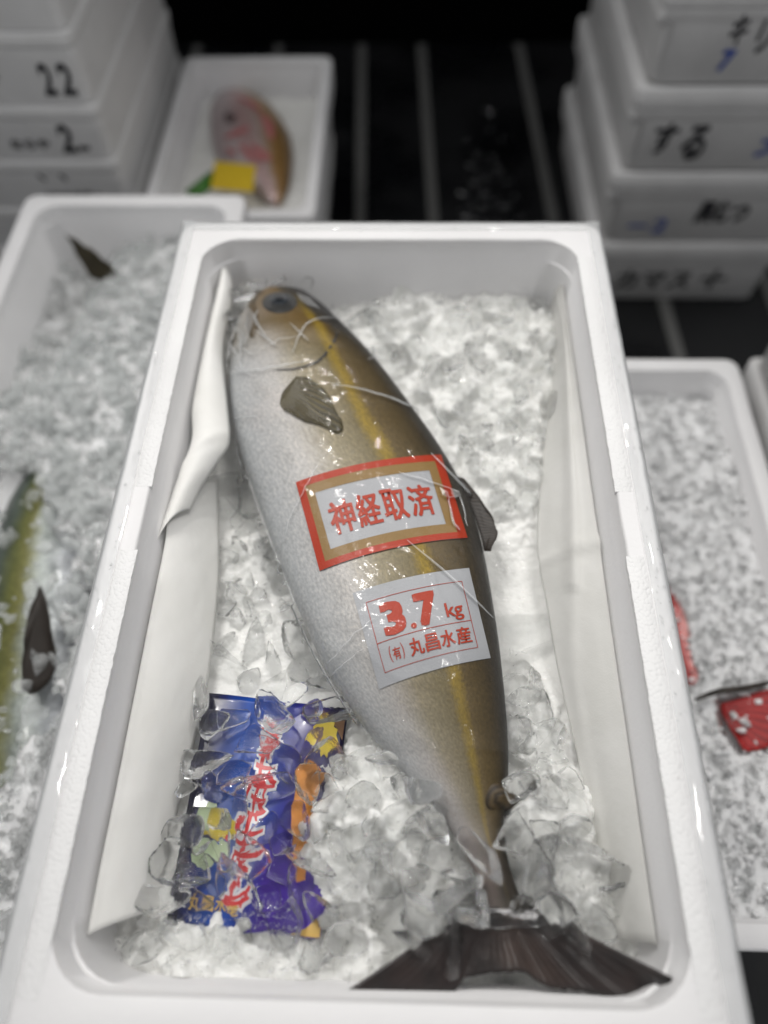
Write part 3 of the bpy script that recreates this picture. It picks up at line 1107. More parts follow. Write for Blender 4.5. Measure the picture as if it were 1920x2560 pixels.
def chunk_mesh(seed, sub=4, soft=26.0):
    r = random.Random(seed)
    bm = bmesh.new()
    bmesh.ops.create_icosphere(bm, subdivisions=sub, radius=1)
    planes = []
    for _ in range(r.randint(8, 12)):
        nv = Vector((r.gauss(0, 1), r.gauss(0, 1), r.gauss(0, 1))).normalized()
        planes.append((nv, r.uniform(.5, .85)))
    sc = Vector((r.uniform(.8, 1.6), r.uniform(.7, 1.1), r.uniform(.4, .8)))
    for v in bm.verts:
        d = v.co.normalized()
        acc = math.exp(-soft * 1.45)
        for nv, dd in planes:
            c = d.dot(nv)
            if c > .05:
                acc += math.exp(-soft * dd / c)
        rad = -math.log(acc) / soft
        rad *= 1 + .05 * noise.noise(d * 2.6 + Vector((seed, 0, 0))) + .025 * noise.noise(d * 6 + Vector((seed, 4, 0)))
        v.co = Vector((d.x * sc.x, d.y * sc.y, d.z * sc.z)) * rad
    me = bpy.data.meshes.new('ice_chunk')
    bm.to_mesh(me)
    bm.free()
    me.polygons.foreach_set('use_smooth', [True] * len(me.polygons))
    return me


CLEAR = [chunk_mesh(s) for s in range(14)]
for me in CLEAR:
    me.materials.append(ICE)
SOFT = [me.copy() for me in CLEAR]
for me in SOFT:
    me.materials[0] = ICE_SOFT
CLOUDY = [me.copy() for me in CLEAR[:8]]
for me in CLOUDY:
    me.materials[0] = ICE_CLOUDY


def in_poly(x, y, poly):
    c = False
    for (x0, y0), (x1, y1) in zip(poly, poly[1:] + poly[:1]):
        if (y0 > y) != (y1 > y) and x < (x1 - x0) * (y - y0) / (y1 - y0) + x0:
            c = not c
    return c


ICE_SPOTS = []


def scatter(poly, count, rmin, rmax, group, label, seed, zofs=0.0, cloudy=0.3, flat=1.0, min_sep=0.74, floor_z=None, soft=0.4):
    rg = random.Random(seed)
    xs, ys = [p[0] for p in poly], [p[1] for p in poly]
    done = tries = 0
    while done < count and tries < 6000:
        tries += 1
        x, y = rg.uniform(min(xs), max(xs)), rg.uniform(min(ys), max(ys))
        if not in_poly(x, y, poly):
            continue
        z = -.07
        for _ in range(3):
            p = V(x, y, z)
            z = floor_z if floor_z is not None else bed_z(p.x, p.y)
        r = rmin + (rmax - rmin) * rg.random() ** 1.3
        p = V(x, y, z + zofs + r * (-.12 if floor_z is None else .25) * flat)
        if abs(p.x) > .172 - r * .6 or p.y > .300 - r * .5 or p.y < -.305 + r * .6:
            continue
        if any((p - q).length < (r + s) * min_sep * (1 - .25 * tries / 6000) for q, s in ICE_SPOTS):
            continue
        ICE_SPOTS.append((p, r))
        o = obj('ice_chunk', rg.choice(CLOUDY if rg.random() < cloudy else (SOFT if rg.random() < soft else CLEAR)))
        o.location = p
        o.rotation_euler = (rg.uniform(-.6, .6), rg.uniform(-.6, .6), rg.uniform(0, 6.28))
        o.scale = (r, r * rg.uniform(.8, 1.1), r * flat * rg.uniform(.8, 1.1))
        tag(o, label, 'ice', group)
        done += 1


scatter([(700, 640), (1195, 632), (1200, 800), (1165, 1070), (1095, 1110), (1005, 985), (870, 790)], 64, .008, .021, 'ice pieces along the back of the amberjack', 'small wet ice piece heaped beside the dark back of the amberjack', 1, cloudy=.3)
scatter([(470, 1010), (560, 1090), (605, 1210), (690, 1420), (735, 1490), (480, 1490), (465, 1250)], 30, .007, .018, 'ice pieces along the belly of the amberjack', 'clear ice piece lying between the paper liner and the silver belly', 2, cloudy=.08, zofs=.001, soft=.3)
scatter([(440, 1490), (740, 1500), (730, 1680), (705, 1990), (395, 1975), (375, 1800)], 38, .010, .023, 'ice pieces on the blue leaflet', 'clear melting ice piece lying on the printed blue leaflet', 3, zofs=.002, cloudy=.0, flat=.55, floor_z=-.066, min_sep=.6, soft=0.0)
scatter([(725, 1620), (850, 1660), (930, 1770), (1040, 1880), (1080, 1960), (1000, 2010), (880, 2090), (705, 2015)], 40, .011, .028, 'ice pieces heaped between leaflet and tail', 'clear ice piece heaped between the blue leaflet and the fish tail', 4, cloudy=.12, soft=.45, zofs=.002)
scatter([(1095, 1330), (1170, 1470), (1235, 1690), (1330, 1960), (1290, 2050), (1150, 1995), (1090, 1890), (1110, 1740)], 40, .011, .027, 'ice pieces between tail and liner', 'clear ice piece heaped between the tail stalk and the paper liner', 5, cloudy=.12, soft=.45, zofs=.002)
scatter([(230, 2060), (350, 1995), (690, 2040), (880, 2085), (760, 2135), (260, 2125)], 24, .010, .024, 'ice pieces below the blue leaflet', 'cloudy ice piece packed between the blue leaflet and the box end', 6, cloudy=.3, soft=.5)
scatter([(505, 600), (640, 592), (800, 620), (690, 640), (560, 625), (520, 690), (505, 700)], 14, .006, .011, 'ice pieces around the snout', 'small ice piece packed around the snout of the amberjack', 7, cloudy=.4)


def place_chunk(x, y, z, r, sq=(1, 1, 1), rot=(0, 0, 0), label='', group=None, v=0, cloudy=False):
    o = obj('ice_chunk', (CLOUDY if cloudy else CLEAR)[v % 8])
    o.location = V(x, y, z)
    o.scale = (r * sq[0], r * sq[1], r * sq[2])
    o.rotation_euler = rot
    return tag(o, label, 'ice', group)


for k, (x, y, z, r, sq, v) in enumerate([(905, 1712, -.022, .012, (.6, 1.3, .6), 1), (940, 1780, -.020, .011, (.7, 1.2, .6), 2), (835, 1640, -.026, .010, (.6, 1.3, .5), 3), (1040, 1850, -.022, .015, (1, 1, .7), 4),
                                        (1110, 1810, -.024, .014, (.8, 1.3, .7), 5), (1120, 1690, -.032, .012, (1.2, 1, .7), 0), (1010, 1950, -.026, .014, (1, 1.1, .7), 6), (1190, 1990, -.028, .014, (.9, 1.2, .8), 7), (930, 1990, -.026, .016, (1.2, .8, .7), 2), (1088, 1985, -.026, .012, (1.1, .9, .5), 1), (1125, 1960, -.024, .010, (.9, 1.1, .6), 3), (985, 2030, -.028, .015, (1.2, .8, .6), 5), (1245, 2030, -.028, .013, (1, 1.1, .6), 6), (1000, 1900, -.024, .015, (1.1, .9, .8), 0), (960, 1940, -.026, .016, (1, 1.2, .8), 7), (1150, 1900, -.026, .016, (1, 1.2, .8), 4), (1180, 1945, -.028, .015, (1.2, .9, .7), 2), (890, 2040, -.034, .016, (1.1, .9, .7), 3)]):
    place_chunk(x, y, z, r, sq, (0.1 * k, .2, .7 * k), 'clear ice piece resting on the narrowing tail of the amberjack', 'ice pieces resting on the fish tail', v)
for k, (x, y, z, r, sq, v) in enumerate([(512, 640, -.036, .012, (1.2, .9, .6), 1), (535, 622, -.034, .010, (1, 1, .7), 4), (560, 612, -.036, .011, (1.3, .8, .6), 2), (505, 680, -.034, .010, (.8, 1.3, .6), 6), (600, 606, -.040, .011, (1.2, .9, .7), 0), (508, 730, -.034, .009, (.7, 1.3, .6), 5), (655, 622, -.044, .011, (1.1, .9, .7), 3)]):
    place_chunk(x, y, z, r, sq, (.2, .1 * k, .8 * k), 'clear ice piece pressed against the film over the snout', 'ice pieces pressed on the snout film', v)
place_chunk(345, 1950, -.055, .017, (1.1, .75, .75), (0, 0, .4), 'single rounded clear ice lump beside the corner of the blue leaflet', None, 3)

for x, y, r in ((1040, 392, .012), (1074, 368, .011), (1018, 452, .013), (1046, 446, .010), (1062, 338, .008), (1030, 330, .007), (924, 236, .009), (1060, 240, .008), (1008, 300, .006), (1090, 300, .007)):  # lumps added where the floor glints, to catch the lamps
    o = obj('ice_chunk', CLEAR[int(x) % 14])
    o.location = V(x, y, -.594)
    o.scale, o.rotation_euler = (r, r, r), (.3, .2, x)
    tag(o, 'small clear ice lump added as a glint on the wet black floor', 'ice', 'lumps added as floor glints')
# countless splinters between the pieces
sp_v, sp_f = [], []
SV = [Vector(p) for p in ((1.6, 0, 0), (-1.3, .2, .1), (.1, .9, .15), (.0, -.8, -.1), (.3, .1, .55), (-.2, -.1, -.5))]
SF = [(0, 2, 4), (2, 1, 4), (1, 3, 4), (3, 0, 4), (2, 0, 5), (1, 2, 5), (3, 1, 5), (0, 3, 5)]
rg = random.Random(21)
zones = [[(640, 625), (1195, 625), (1205, 800), (1165, 1070), (1095, 1110), (1005, 985), (870, 790)], [(725, 1620), (850, 1660), (930, 1770), (1040, 1880), (1080, 1960), (1000, 2010), (880, 2090), (705, 2015)],
         [(1095, 1330), (1170, 1470), (1235, 1690), (1330, 1960), (1290, 2050), (1150, 1995), (1090, 1890), (1110, 1740)], [(210, 2050), (350, 1985), (690, 2040), (880, 2085), (760, 2140), (260, 2130)], [(505, 600), (640, 592), (640, 630), (560, 625), (520, 690), (505, 700)],
         [(470, 1010), (560, 1090), (605, 1210), (690, 1420), (735, 1490), (480, 1490), (465, 1250)]]
for poly, cnt in zip(zones, (700, 130, 130, 160, 120, 50)):
    xs, ys = [p[0] for p in poly], [p[1] for p in poly]
    k = 0
    while k < cnt:
        x, y = rg.uniform(min(xs), max(xs)), rg.uniform(min(ys), max(ys))
        if not in_poly(x, y, poly):
            continue
        k += 1
        p = V(x, y, -.06)
        p = V(x, y, bed_z(p.x, p.y) + rg.uniform(-.002, .006))
        if abs(p.x) > .174 or p.y > .302 or p.y < -.308:
            continue
        r = rg.uniform(.0012, .0042)
        M = Euler((rg.uniform(0, 6), rg.uniform(0, 6), rg.uniform(0, 6))).to_matrix() @ Matrix.Diagonal((rg.uniform(.6, 1.5), rg.uniform(.6, 1.2), rg.uniform(.4, .9)))
        b = len(sp_v)
        sp_v += [p + (M @ (v * rg.uniform(.75, 1.15))) * r for v in SV]
        sp_f += [tuple(i + b for i in f) for f in SF]
tag(obj('ice_splinters', mesh('ice_splinters', sp_v, sp_f, ICE_SOFT, False)), 'fine ice splinters filling gaps between the ice pieces', 'ice', kind='stuff')

# ------------------------------------------------------------------ paper liner, two long pieces against the side walls


def sheet_grid(name, label, rows, ns, prof, seed, mat=SHEET):
    """rows: (left edge, right edge) world points along the length"""
    vs, fs = [], []
    for i, (a, b) in enumerate(rows):
        for j in range(ns + 1):
            s = j / ns
            p = a.lerp(b, s)
            p = p + Vector((0, 0, prof(i / (len(rows) - 1), s)))
            p.z += .0012 * noise.noise(Vector((p.x * 30, p.y * 14, seed))) + .0005 * noise.noise(Vector((p.x * 80, p.y * 60, seed)))
            vs.append(p)
        if i:
            q = (i - 1) * (ns + 1)
            fs += [(q + j, q + ns + 1 + j, q + ns + 2 + j, q + j + 1) for j in range(ns)]
    loc = rows[0][0]
    o = obj(name, mesh(name, off(vs, loc), fs, mat), None, loc)
    thick(o, .0006)
    return tag(o, label, 'paper')


LT = [(470, 1010), ]
left_edge = smooth_tab([(574, 484), (640, 468), (760, 440), (880, 416), (955, 414), (1050, 378), (1120, 356), (1184, 336)], 8)
right_edge = smooth_tab([(574, 494), (640, 503), (760, 482), (880, 492), (955, 496), (1000, 470), (1050, 436), (1100, 412)], 8)
rows = []
for k in range(61):
    t = k / 60
    a = lerp_tab([(j / (len(left_edge) - 1),) + q for j, q in enumerate(left_edge)], t)
    b = lerp_tab([(j / (len(right_edge) - 1),) + q for j, q in enumerate(right_edge)], t)
    rows.append((V(a[1], a[0], -.036), V(b[1], b[0], -.038)))
sheet_grid('paper_liner', 'rolled white absorbent paper edge squeezed between box wall and fish head', rows, 18, lambda t, s: .013 * math.sin(math.pi * s) ** .7 + .0022 * math.exp(-((t - .66 + .12 * s) / .018) ** 2), 1.0)
le = smooth_tab([(1060, 374), (1184, 342), (1300, 326), (1500, 288), (1750, 240), (2020, 178)], 8)
re = smooth_tab([(1040, 470), (1184, 474), (1300, 470), (1500, 444), (1750, 384), (1960, 352)], 8)
rows = []
for k in range(81):
    t = k / 80
    a = lerp_tab([(j / (len(le) - 1),) + q for j, q in enumerate(le)], t)
    b = lerp_tab([(j / (len(re) - 1),) + q for j, q in enumerate(re)], t)
    pa = V(a[1], a[0], -.034)
    pa.x = max(pa.x, -.1775)
    rows.append((pa, V(b[1], b[0], -.078)))
sheet_grid('paper_liner', 'long flat white absorbent paper lining the wall beside the blue leaflet', rows, 22, lambda t, s: .010 * math.sin(math.pi * s) ** .8 - .006 * s * (1 - s) + (.004 * math.exp(-((t - .13) / .03) ** 2) * (1 - s)), 2.0)
le = smooth_tab([(600, 1180), (760, 1196), (1000, 1172), (1180, 1160), (1300, 1180), (1450, 1206), (1700, 1262), (2030, 1332)], 8)
re = smooth_tab([(600, 1226), (760, 1252), (1000, 1284), (1180, 1306), (1300, 1324), (1450, 1346), (1700, 1382), (2040, 1438)], 8)
rows = []
for k in range(91):
    t = k / 90
    a = lerp_tab([(j / (len(le) - 1),) + q for j, q in enumerate(le)], t)
    b = lerp_tab([(j / (len(re) - 1),) + q for j, q in enumerate(re)], t)
    pb = V(b[1], b[0], -.036)
    pb.x = min(pb.x, .1772)
    pa = V(a[1], a[0], -.070)
    pa.y, pb.y = min(pa.y, .300), min(pb.y, .300)
    rows.append((pa, pb))


def fold_prof(t, s):
    crease = .006 * math.exp(-((s - .35 - .25 * math.sin(t * 5)) / .12) ** 2) * (1 if t < .55 else .35)
    return crease + .005 * math.sin(math.pi * s) + .004 * math.exp(-((t - .47 + .05 * s) / .012) ** 2)


sheet_grid('paper_liner', 'creased greenish white paper lining the wall beside the fish back', rows, 26, fold_prof, 3.0, SHEET_THIN)

# ------------------------------------------------------------------ the printed leaflet under the ice
LZ = -.071
LC = [V(452, 1497, LZ - .002), V(752, 1530, LZ - .004), V(692, 2030, LZ + .004), V(358, 1990, LZ + .003)]   # tl tr br bl
LLOC = sum(LC, Vector()) / 4


def leaf_at(u, v, lift=0.0):
    p = LC[0].lerp(LC[1], u).lerp(LC[3].lerp(LC[2], u), v)
    return p + Vector((0, 0, lift + .0035 * math.sin(u * 3.1) * math.sin(v * 2.6) + .0012 * math.sin(u * 9 + v * 5)))


def m_leaflet():
    t = NT('leaflet_print')
    uv = t.n('ShaderNodeUVMap')
    sep = t.n('ShaderNodeSeparateXYZ')
    t.l(uv.outputs[0], sep.inputs[0])
    u, v = sep.outputs[0], sep.outputs[1]
    nz = t.noise(9, 4, uv.outputs[0])
    u2 = t.math('ADD', u, t.math('MULTIPLY', t.math('SUBTRACT', nz, .5), .16))
    base = t.ramp(u2, [(0.05, (0.008, 0.008, 0.028)), (0.13, (0.008, 0.015, 0.10)), (0.30, (0.006, 0.06, 0.34)), (0.55, (0.012, 0.035, 0.28)), (0.75, (0.026, 0.014, 0.17)), (0.92, (0.018, 0.012, 0.07)), (1.0, (0.01, 0.008, 0.03))])
    low = t.ramp(t.math('ADD', v, t.math('MULTIPLY', u, .25)), [(0.70, (0, 0, 0)), (0.92, (1, 1, 1))])
    base = t.mix(t.math('MULTIPLY', low, t.ramp(u2, [(.42, (0, 0, 0)), (.6, (1, 1, 1))])), base, (0.045, 0.012, 0.26))
    # pale burst of light printed behind the title
    du = t.math('SUBTRACT', u, .42)
    dv = t.math('SUBTRACT', v, .64)
    dist = t.math('SQRT', t.math('ADD', t.math('MULTIPLY', du, t.math('MULTIPLY', du, 2.2)), t.math('MULTIPLY', dv, dv)))
    base = t.mix(t.ramp(dist, [(0.02, (.6, .6, .6)), (0.20, (0, 0, 0))]), base, (0.42, 0.50, 0.74))
    sp = t.n('ShaderNodeTexVoronoi', Scale=32)
    t.l(uv.outputs[0], sp.inputs['Vector'])
    st = t.ramp(sp.outputs['Distance'], [(.06, (1, 1, 1)), (.13, (0, 0, 0))])
    base = t.mix(t.math('MULTIPLY', st, t.math('MULTIPLY', low, .6)), base, (0.55, 0.50, 0.80))
    t.l(base, t.b.inputs['Base Color'])
    t.set(Roughness=0.25, Specular_IOR_Level=0.45, Coat_Weight=0.3, Coat_Roughness=0.04)
    t.bump(t.noise(40, 3), 0.15, .002)
    return t.m


leaf = thing('printed_leaflet', 'glossy blue and purple leaflet with red brush lettering lying under ice', 'leaflet', LLOC)
n, m = 24, 32
vs = [leaf_at(i / n, j / m) for i in range(n + 1) for j in range(m + 1)]
uvs = [(i / n, j / m) for i in range(n + 1) for j in range(m + 1)]
fs = [(i * (m + 1) + j, i * (m + 1) + j + 1, (i + 1) * (m + 1) + j + 1, (i + 1) * (m + 1) + j) for i in range(n) for j in range(m)]
thick(obj('paper', mesh('leaflet_paper', off(vs, LLOC), fs, m_leaflet(), uv=uvs), leaf), .0004, -1)
P_WHITE = m_plain('white_print', (0.75, 0.75, 0.78), 0.3)
P_RED = m_plain('vermilion_print', (0.62, 0.02, 0.025), 0.3)
P_ORANGE = m_plain('orange_print', (0.68, 0.27, 0.05), 0.3)
P_YELLOW = m_plain('yellow_print', (0.68, 0.52, 0.03), 0.3)
P_GOLD = m_plain('gold_letter_print', (0.62, 0.40, 0.10), 0.3)
P_GREEN = m_plain('pale_green_print', (0.45, 0.55, 0.34), 0.3)
P_BROWN = m_plain('brown_print', (0.22, 0.11, 0.05), 0.3)


def patch(name, poly, lift, mat):
    """flat printed shape given in leaflet coordinates"""
    c = (sum(p[0] for p in poly) / len(poly), sum(p[1] for p in poly) / len(poly))
    vs = [leaf_at(*c, lift)] + [leaf_at(c[0] + (p[0] - c[0]) * .5, c[1] + (p[1] - c[1]) * .5, lift) for p in poly] + [leaf_at(*p, lift) for p in poly]
    k = len(poly)
    fs = [(0, 1 + i, 1 + (i + 1) % k) for i in range(k)] + [(1 + i, 1 + k + i, 1 + k + (i + 1) % k, 1 + (i + 1) % k) for i in range(k)]
    return obj(name, mesh(name, off(vs, LLOC), fs, mat), leaf)


def blob(cx, cy, rx, ry, seed, n=28, rough=.25, spikes=0):
    r = random.Random(seed)
    ph = [r.uniform(0, 6.3) for _ in range(4)]
    out = []
    for i in range(n):
        a = math.tau * i / n
        k = 1 + rough * (.5 * math.sin(2 * a + ph[0]) + .35 * math.sin(3 * a + ph[1]) + .3 * math.sin(5 * a + ph[2])) + (spikes * (i % 2))
        out.append((cx + rx * k * math.cos(a), cy + ry * k * math.sin(a)))
    return out


def brush(name, glyphs, lift, mat, grow):
    """brush strokes: each a tapered bar in leaflet coordinates"""
    vs, fs = [], []
    for x0, y0, x1, y1, wd in glyphs:
        n = 8
        L = math.hypot(x1 - x0, y1 - y0)
        nx, ny = -(y1 - y0) / L, (x1 - x0) / L
        b = len(vs)
        for i in range(n + 1):
            t = i / n
            ww = (wd * (1.15 - .5 * t) + grow)
            e = grow * ((-1 if i == 0 else 0) + (1 if i == n else 0))
            x, y = x0 + (x1 - x0) * t + e * (x1 - x0) / L, y0 + (y1 - y0) * t + e * (y1 - y0) / L
            bow = .012 * math.sin(math.pi * t)
            vs += [leaf_at(x + nx * (ww + bow), y + ny * (ww + bow), lift), leaf_at(x - nx * (ww - bow), y - ny * (ww - bow), lift)]
            if i:
                a = b + (i - 1) * 2
                fs.append((a, a + 2, a + 3, a + 1))
    return obj(name, mesh(name, off(vs, LLOC), fs, mat, False), leaf)


title = []
rg = random.Random(5)
for gx, gy, sc in ((.50, .165, .8), (.49, .33, 1.05), (.47, .475, .85), (.455, .62, 1.05), (.43, .735, .6), (.44, .83, 1.0)):
    s = .085 * sc
    cand = [(-1, -.65, 1, -.75, .010), (-.8, -.1, .9, -.2, .010), (-.1, -.9, -.2, .85, .013), (-.2, .1, -1, .9, .012), (.1, .1, 1, .8, .015), (.55, -.55, .5, .25, .009), (-.7, .45, .6, .42, .009),
            (-.75, -.6, -.9, .2, .011), (.7, .1, .4, .9, .011), (-.9, .8, .9, .75, .010), (-.5, -.95, -.3, -.5, .012), (.45, -.95, .25, -.5, .012)]
    for c in rg.sample(cand, rg.randint(6, 8)):
        j = lambda: rg.uniform(-.16, .16)
        title.append((gx + s * (c[0] + j()), gy + s * (c[1] + j()), gx + s * (c[2] + j()), gy + s * (c[3] + j()), c[4] * sc))
brush('title_outline', title, .0004, P_WHITE, .013)
brush('title_lettering', title, .0007, P_RED, 0)
patch('orange_shape', [(.735, .29), (.80, .265), (.86, .30), (.90, .34), (.85, .43), (.81, .53), (.80, .585), (.87, .50), (.93, .41), (.975, .37), (.97, .47), (.93, .57), (.885, .64), (.84, .70), (.85, .78), (.80, .80), (.77, .72), (.74, .62), (.715, .50), (.715, .38)], .0004, P_ORANGE)
patch('gold_scrap', blob(.86, .14, .07, .10, 8, spikes=.25), .0004, P_YELLOW)
patch('brown_edge', [(.80, .02), (.99, .03), (.985, .16), (.93, .10), (.86, .07)], .0003, P_BROWN)
patch('brown_corner', [(.90, .965), (.995, .90), (.995, .995), (.80, .995)], .0003, P_GOLD)
patch('yellow_shape', blob(.235, .60, .095, .065, 4, spikes=.12), .0004, P_YELLOW)
patch('green_shape', blob(.20, .72, .11, .06, 9, spikes=.10), .0004, P_GREEN)
patch('pale_shape', blob(.15, .57, .05, .07, 12), .0005, P_GREEN)
patch('red_dot', blob(.305, .655, .018, .014, 2, rough=.05), .0006, P_RED)


def leaf_text(s, u0, v0, u1, v1, mat, bold=0.01, lift=.0006):
    uv, fs = text_mesh(s, bold)
    vs = [leaf_at(u0 + (u1 - u0) * a, v1 + (v0 - v1) * b, lift) for a, b in uv]
    return obj('printed_text', mesh('text', off(vs, LLOC), fs, mat, False), leaf)


ticks = []
rgt = random.Random(17)
for row, (u0, u1, v0) in enumerate(((.46, .78, .895), (.46, .80, .93), (.12, .42, .968), (.46, .86, .965))):
    u = u0
    while u < u1:
        w_ = rgt.uniform(.012, .022)
        for _ in range(3):
            ticks.append((u + rgt.uniform(0, w_), v0 + rgt.uniform(-.007, .007), u + rgt.uniform(0, w_) + .004, v0 + rgt.uniform(-.007, .007) + .002, .0013))
        u += w_ + .008
brush('small_print', ticks, .0006, P_WHITE, 0)
for k, ch in enumerate('丸昌水産'):
    leaf_text(ch, .135 + .085 * k, .885, .135 + .085 * k + .078, .945, P_GOLD, .02)
leaf_text('会社', .045, .905, .115, .94, P_WHITE)

# ------------------------------------------------------------------ neighbouring boxes with ice
HEAP = [chunk_mesh(s, 1, 9.0) for s in range(40, 46)]


def ice_heap(name, label, region, zfun, count, rmin, rmax, seed, mat, keep=lambda x, y: True, dip=.03, leak=0.0, glassy=1.0):
    """a mass of crushed ice: bed plus thousands of lumps joined into one mesh"""
    x0, x1, y0, y1 = region
    rg = random.Random(seed)
    vs, fs = [], []
    n, m = 70, 140
    for i in range(n + 1):
        for j in range(m + 1):
            x, y = x0 + (x1 - x0) * i / n, y0 + (y1 - y0) * j / m
            p = Vector((x, y, seed))
            vs.append((x, y, zfun(x, y) - (0 if keep(x, y) else dip) + .004 * noise.noise(p * 70) + .003 * noise.noise(p * 160)))
    for i in range(n):
        for j in range(m):
            a = i * (m + 1) + j
            fs.append((a, a + m + 1, a + m + 2, a + 1))
    nbed = len(fs)
    shapes = [([v.co.copy() for v in me.vertices], [tuple(p.vertices) for p in me.polygons]) for me in HEAP]
    for _ in range(count):
        x, y = rg.uniform(x0 + .004, x1 - .004), rg.uniform(y0 + .004, y1 - .004)
        if not keep(x, y) and rg.random() > leak:
            continue
        r = rmin + (rmax - rmin) * rg.random() ** 2.2
        M = Euler((rg.uniform(0, 6), rg.uniform(0, 6), rg.uniform(0, 6))).to_matrix()
        c = Vector((x, y, zfun(x, y) + rg.uniform(-.3, .6) * r))
        sv, sf = rg.choice(shapes)
        b = len(vs)
        vs += [c + (M @ v) * r for v in sv]
        fs += [tuple(k + b for k in f) for f in sf]
    me = sharpish(mesh(name, vs, fs, mat), 70)
    me.materials.append(ICE_HEAP)
    me.polygons.foreach_set('material_index', [0] * nbed + [1 if (k // 80) % 10 < glassy * 10 else 0 for k in range(len(fs) - nbed)])
    return tag(obj(name, me), label, 'ice', kind='stuff')


# --- long box with the yellowtail, one tier lower, beside the main box
LZT = -0.19
lb = open_box('polystyrene_box', 'long white foam box packed with crushed ice and a buried yellowtail', -.3815, .1470, .1640, .5000, LZT, .20, wall=.0255, r_in=.030, depth=.15)


def lz(x, y):
    base = LZT - .052 + .02 * math.sin((x + .38) * 9 + .6) + .012 * noise.noise(Vector((x * 8, y * 8, 0)))
    base += .028 * sstep(.3, -.2, y) - .045 * math.exp(-((x + .47) / .035) ** 2) * sstep(.25, .45, y) - .02 * sstep(.44, .60, y)
    return base


def lfish(x, y):
    # the strip of fish left uncovered
    px, py = vproj((x, y, LZT - .02))
    return px < 175 + 80 * noise.noise(Vector((x * 22, y * 22, 1))) - 150 * ((py - 1320) / 330) ** 2


ice_heap('crushed_ice', 'greyish crushed ice heaped over the yellowtail in the long box', (-.523, -.240, -.33, .622), lz, 5600, .0028, .014, 31, SLUSH_SIDE, keep=lambda x, y: not lfish(x, y), dip=.045, leak=.16, glassy=1.0)


def simple_fish(pts, up, na=28):
    """pts: world rows (left, right) -> closed body"""
    vs, fs, uv = [], [], []
    for i, (a, b) in enumerate(pts):
        c, d = (a + b) / 2, (b - a) / 2
        for k in range(na):
            t = math.tau * k / na
            vs.append(c - d * math.cos(t) + Vector((0, 0, math.sin(t) * d.length * up)))
            uv.append((i / (len(pts) - 1), .5 - .5 * math.cos(t)))
        if i:
            q = (i - 1) * na
            fs += [(q + k, q + na + k, q + na + (k + 1) % na, q + (k + 1) % na) for k in range(na)]
    fs += [tuple(range(na)), tuple(reversed(range((len(pts) - 1) * na, len(pts) * na)))]
    return vs, fs, uv


def m_side_fish(name, stops, speck=0.5):
    t = NT(name)
    uv = t.n('ShaderNodeUVMap')
    sep = t.n('ShaderNodeSeparateXYZ')
    t.l(uv.outputs[0], sep.inputs[0])
    v = t.math('ADD', sep.outputs[1], t.math('MULTIPLY', t.math('SUBTRACT', t.noise(35, 4), .5), .14))
    c = t.ramp(v, stops)
    c = t.mix(speck, c, t.ramp(t.noise(190, 2), [(.35, (.6, .6, .6)), (.65, (1.15, 1.15, 1.15))]), 'MULTIPLY')
    t.l(c, t.b.inputs['Base Color'])
    t.set(Roughness=.3, Metallic=.25, Coat_Weight=.4, Coat_Roughness=.1)
    t.bump(t.noise(300, 2), .3, .001)
    return t.m


YT = m_side_fish('yellowtail_skin', [(0, (.03, .045, .045)), (.25, (.06, .085, .06)), (.38, (.14, .15, .035)), (.46, (.19, .185, .05)), (.56, (.27, .30, .27)), (.75, (.42, .44, .46)), (1, (.5, .5, .52))])
zq = LZT - .088
yrows = []
for y, cx, hw in ((.29, -.452, .012), (.23, -.446, .035), (.16, -.436, .058), (.07, -.424, .072), (-.02, -.409, .080), (-.11, -.396, .080), (-.18, -.388, .070), (-.23, -.384, .055), (-.28, -.382, .030), (-.31, -.381, .01)):
    yrows.append((Vector((cx + .022 - hw, y, zq)), Vector((cx + .022 + hw, y + .01, zq))))
yf = thing('yellowtail_fish', 'yellowtail with olive yellow stripe half buried in crushed ice', 'fish', (-.40, 0, zq - .04))
v, f, uvx = simple_fish(yrows, .62)
obj('body', mesh('yellowtail_body', off(v, yf.location), f, YT, uv=uvx), yf)
ft = LZT - .004
fan_fin('pectoral_fin', [(46, 1486, ft - .012), (70, 1500, ft - .012), (104, 1476, ft - .012), (122, 1440, ft - .010)], [(52, 1380, ft + .004), (74, 1292, ft + .008), (88, 1268, ft + .010), (104, 1320, ft + .008), (118, 1400, ft + .004)], FIN_DARK, yf, loc=yf.location, n=20, m=10)
tz = LZT - .050
fan_fin('tail_fin', [(196, 600, tz - .012), (225, 606, tz - .012), (262, 596, tz - .010)], [(143, 506, tz + .035), (148, 508, tz + .035), (196, 540, tz + .022), (236, 570, tz + .008)], m_fin('yellowtail_tail', (0.012, 0.010, 0.007), (0.055, 0.042, 0.014), 10), yf, loc=yf.location, n=20, m=10)

# --- narrow box with red fish on the other side
RZT = -0.25
rb = open_box('polystyrene_box', 'narrow white foam box with red fish under crushed ice', .3395, .0480, .1215, .3400, RZT, .20, wall=.022, r_in=.026, depth=.15)


def rz(x, y):
    return RZT - .030 + .010 * noise.noise(Vector((x * 12, y * 8, 4))) - .012 * sstep(.2, .36, y)


def red_zone(x, y):
    px, py = vproj((x, y, RZT - .015))
    return in_poly(px, py, [(1455, 1240), (1490, 1310), (1505, 1400), (1520, 1460), (1480, 1470), (1455, 1350)]) or in_poly(px, py, [(1560, 1500), (1665, 1480), (1670, 1610), (1610, 1620), (1570, 1570)])


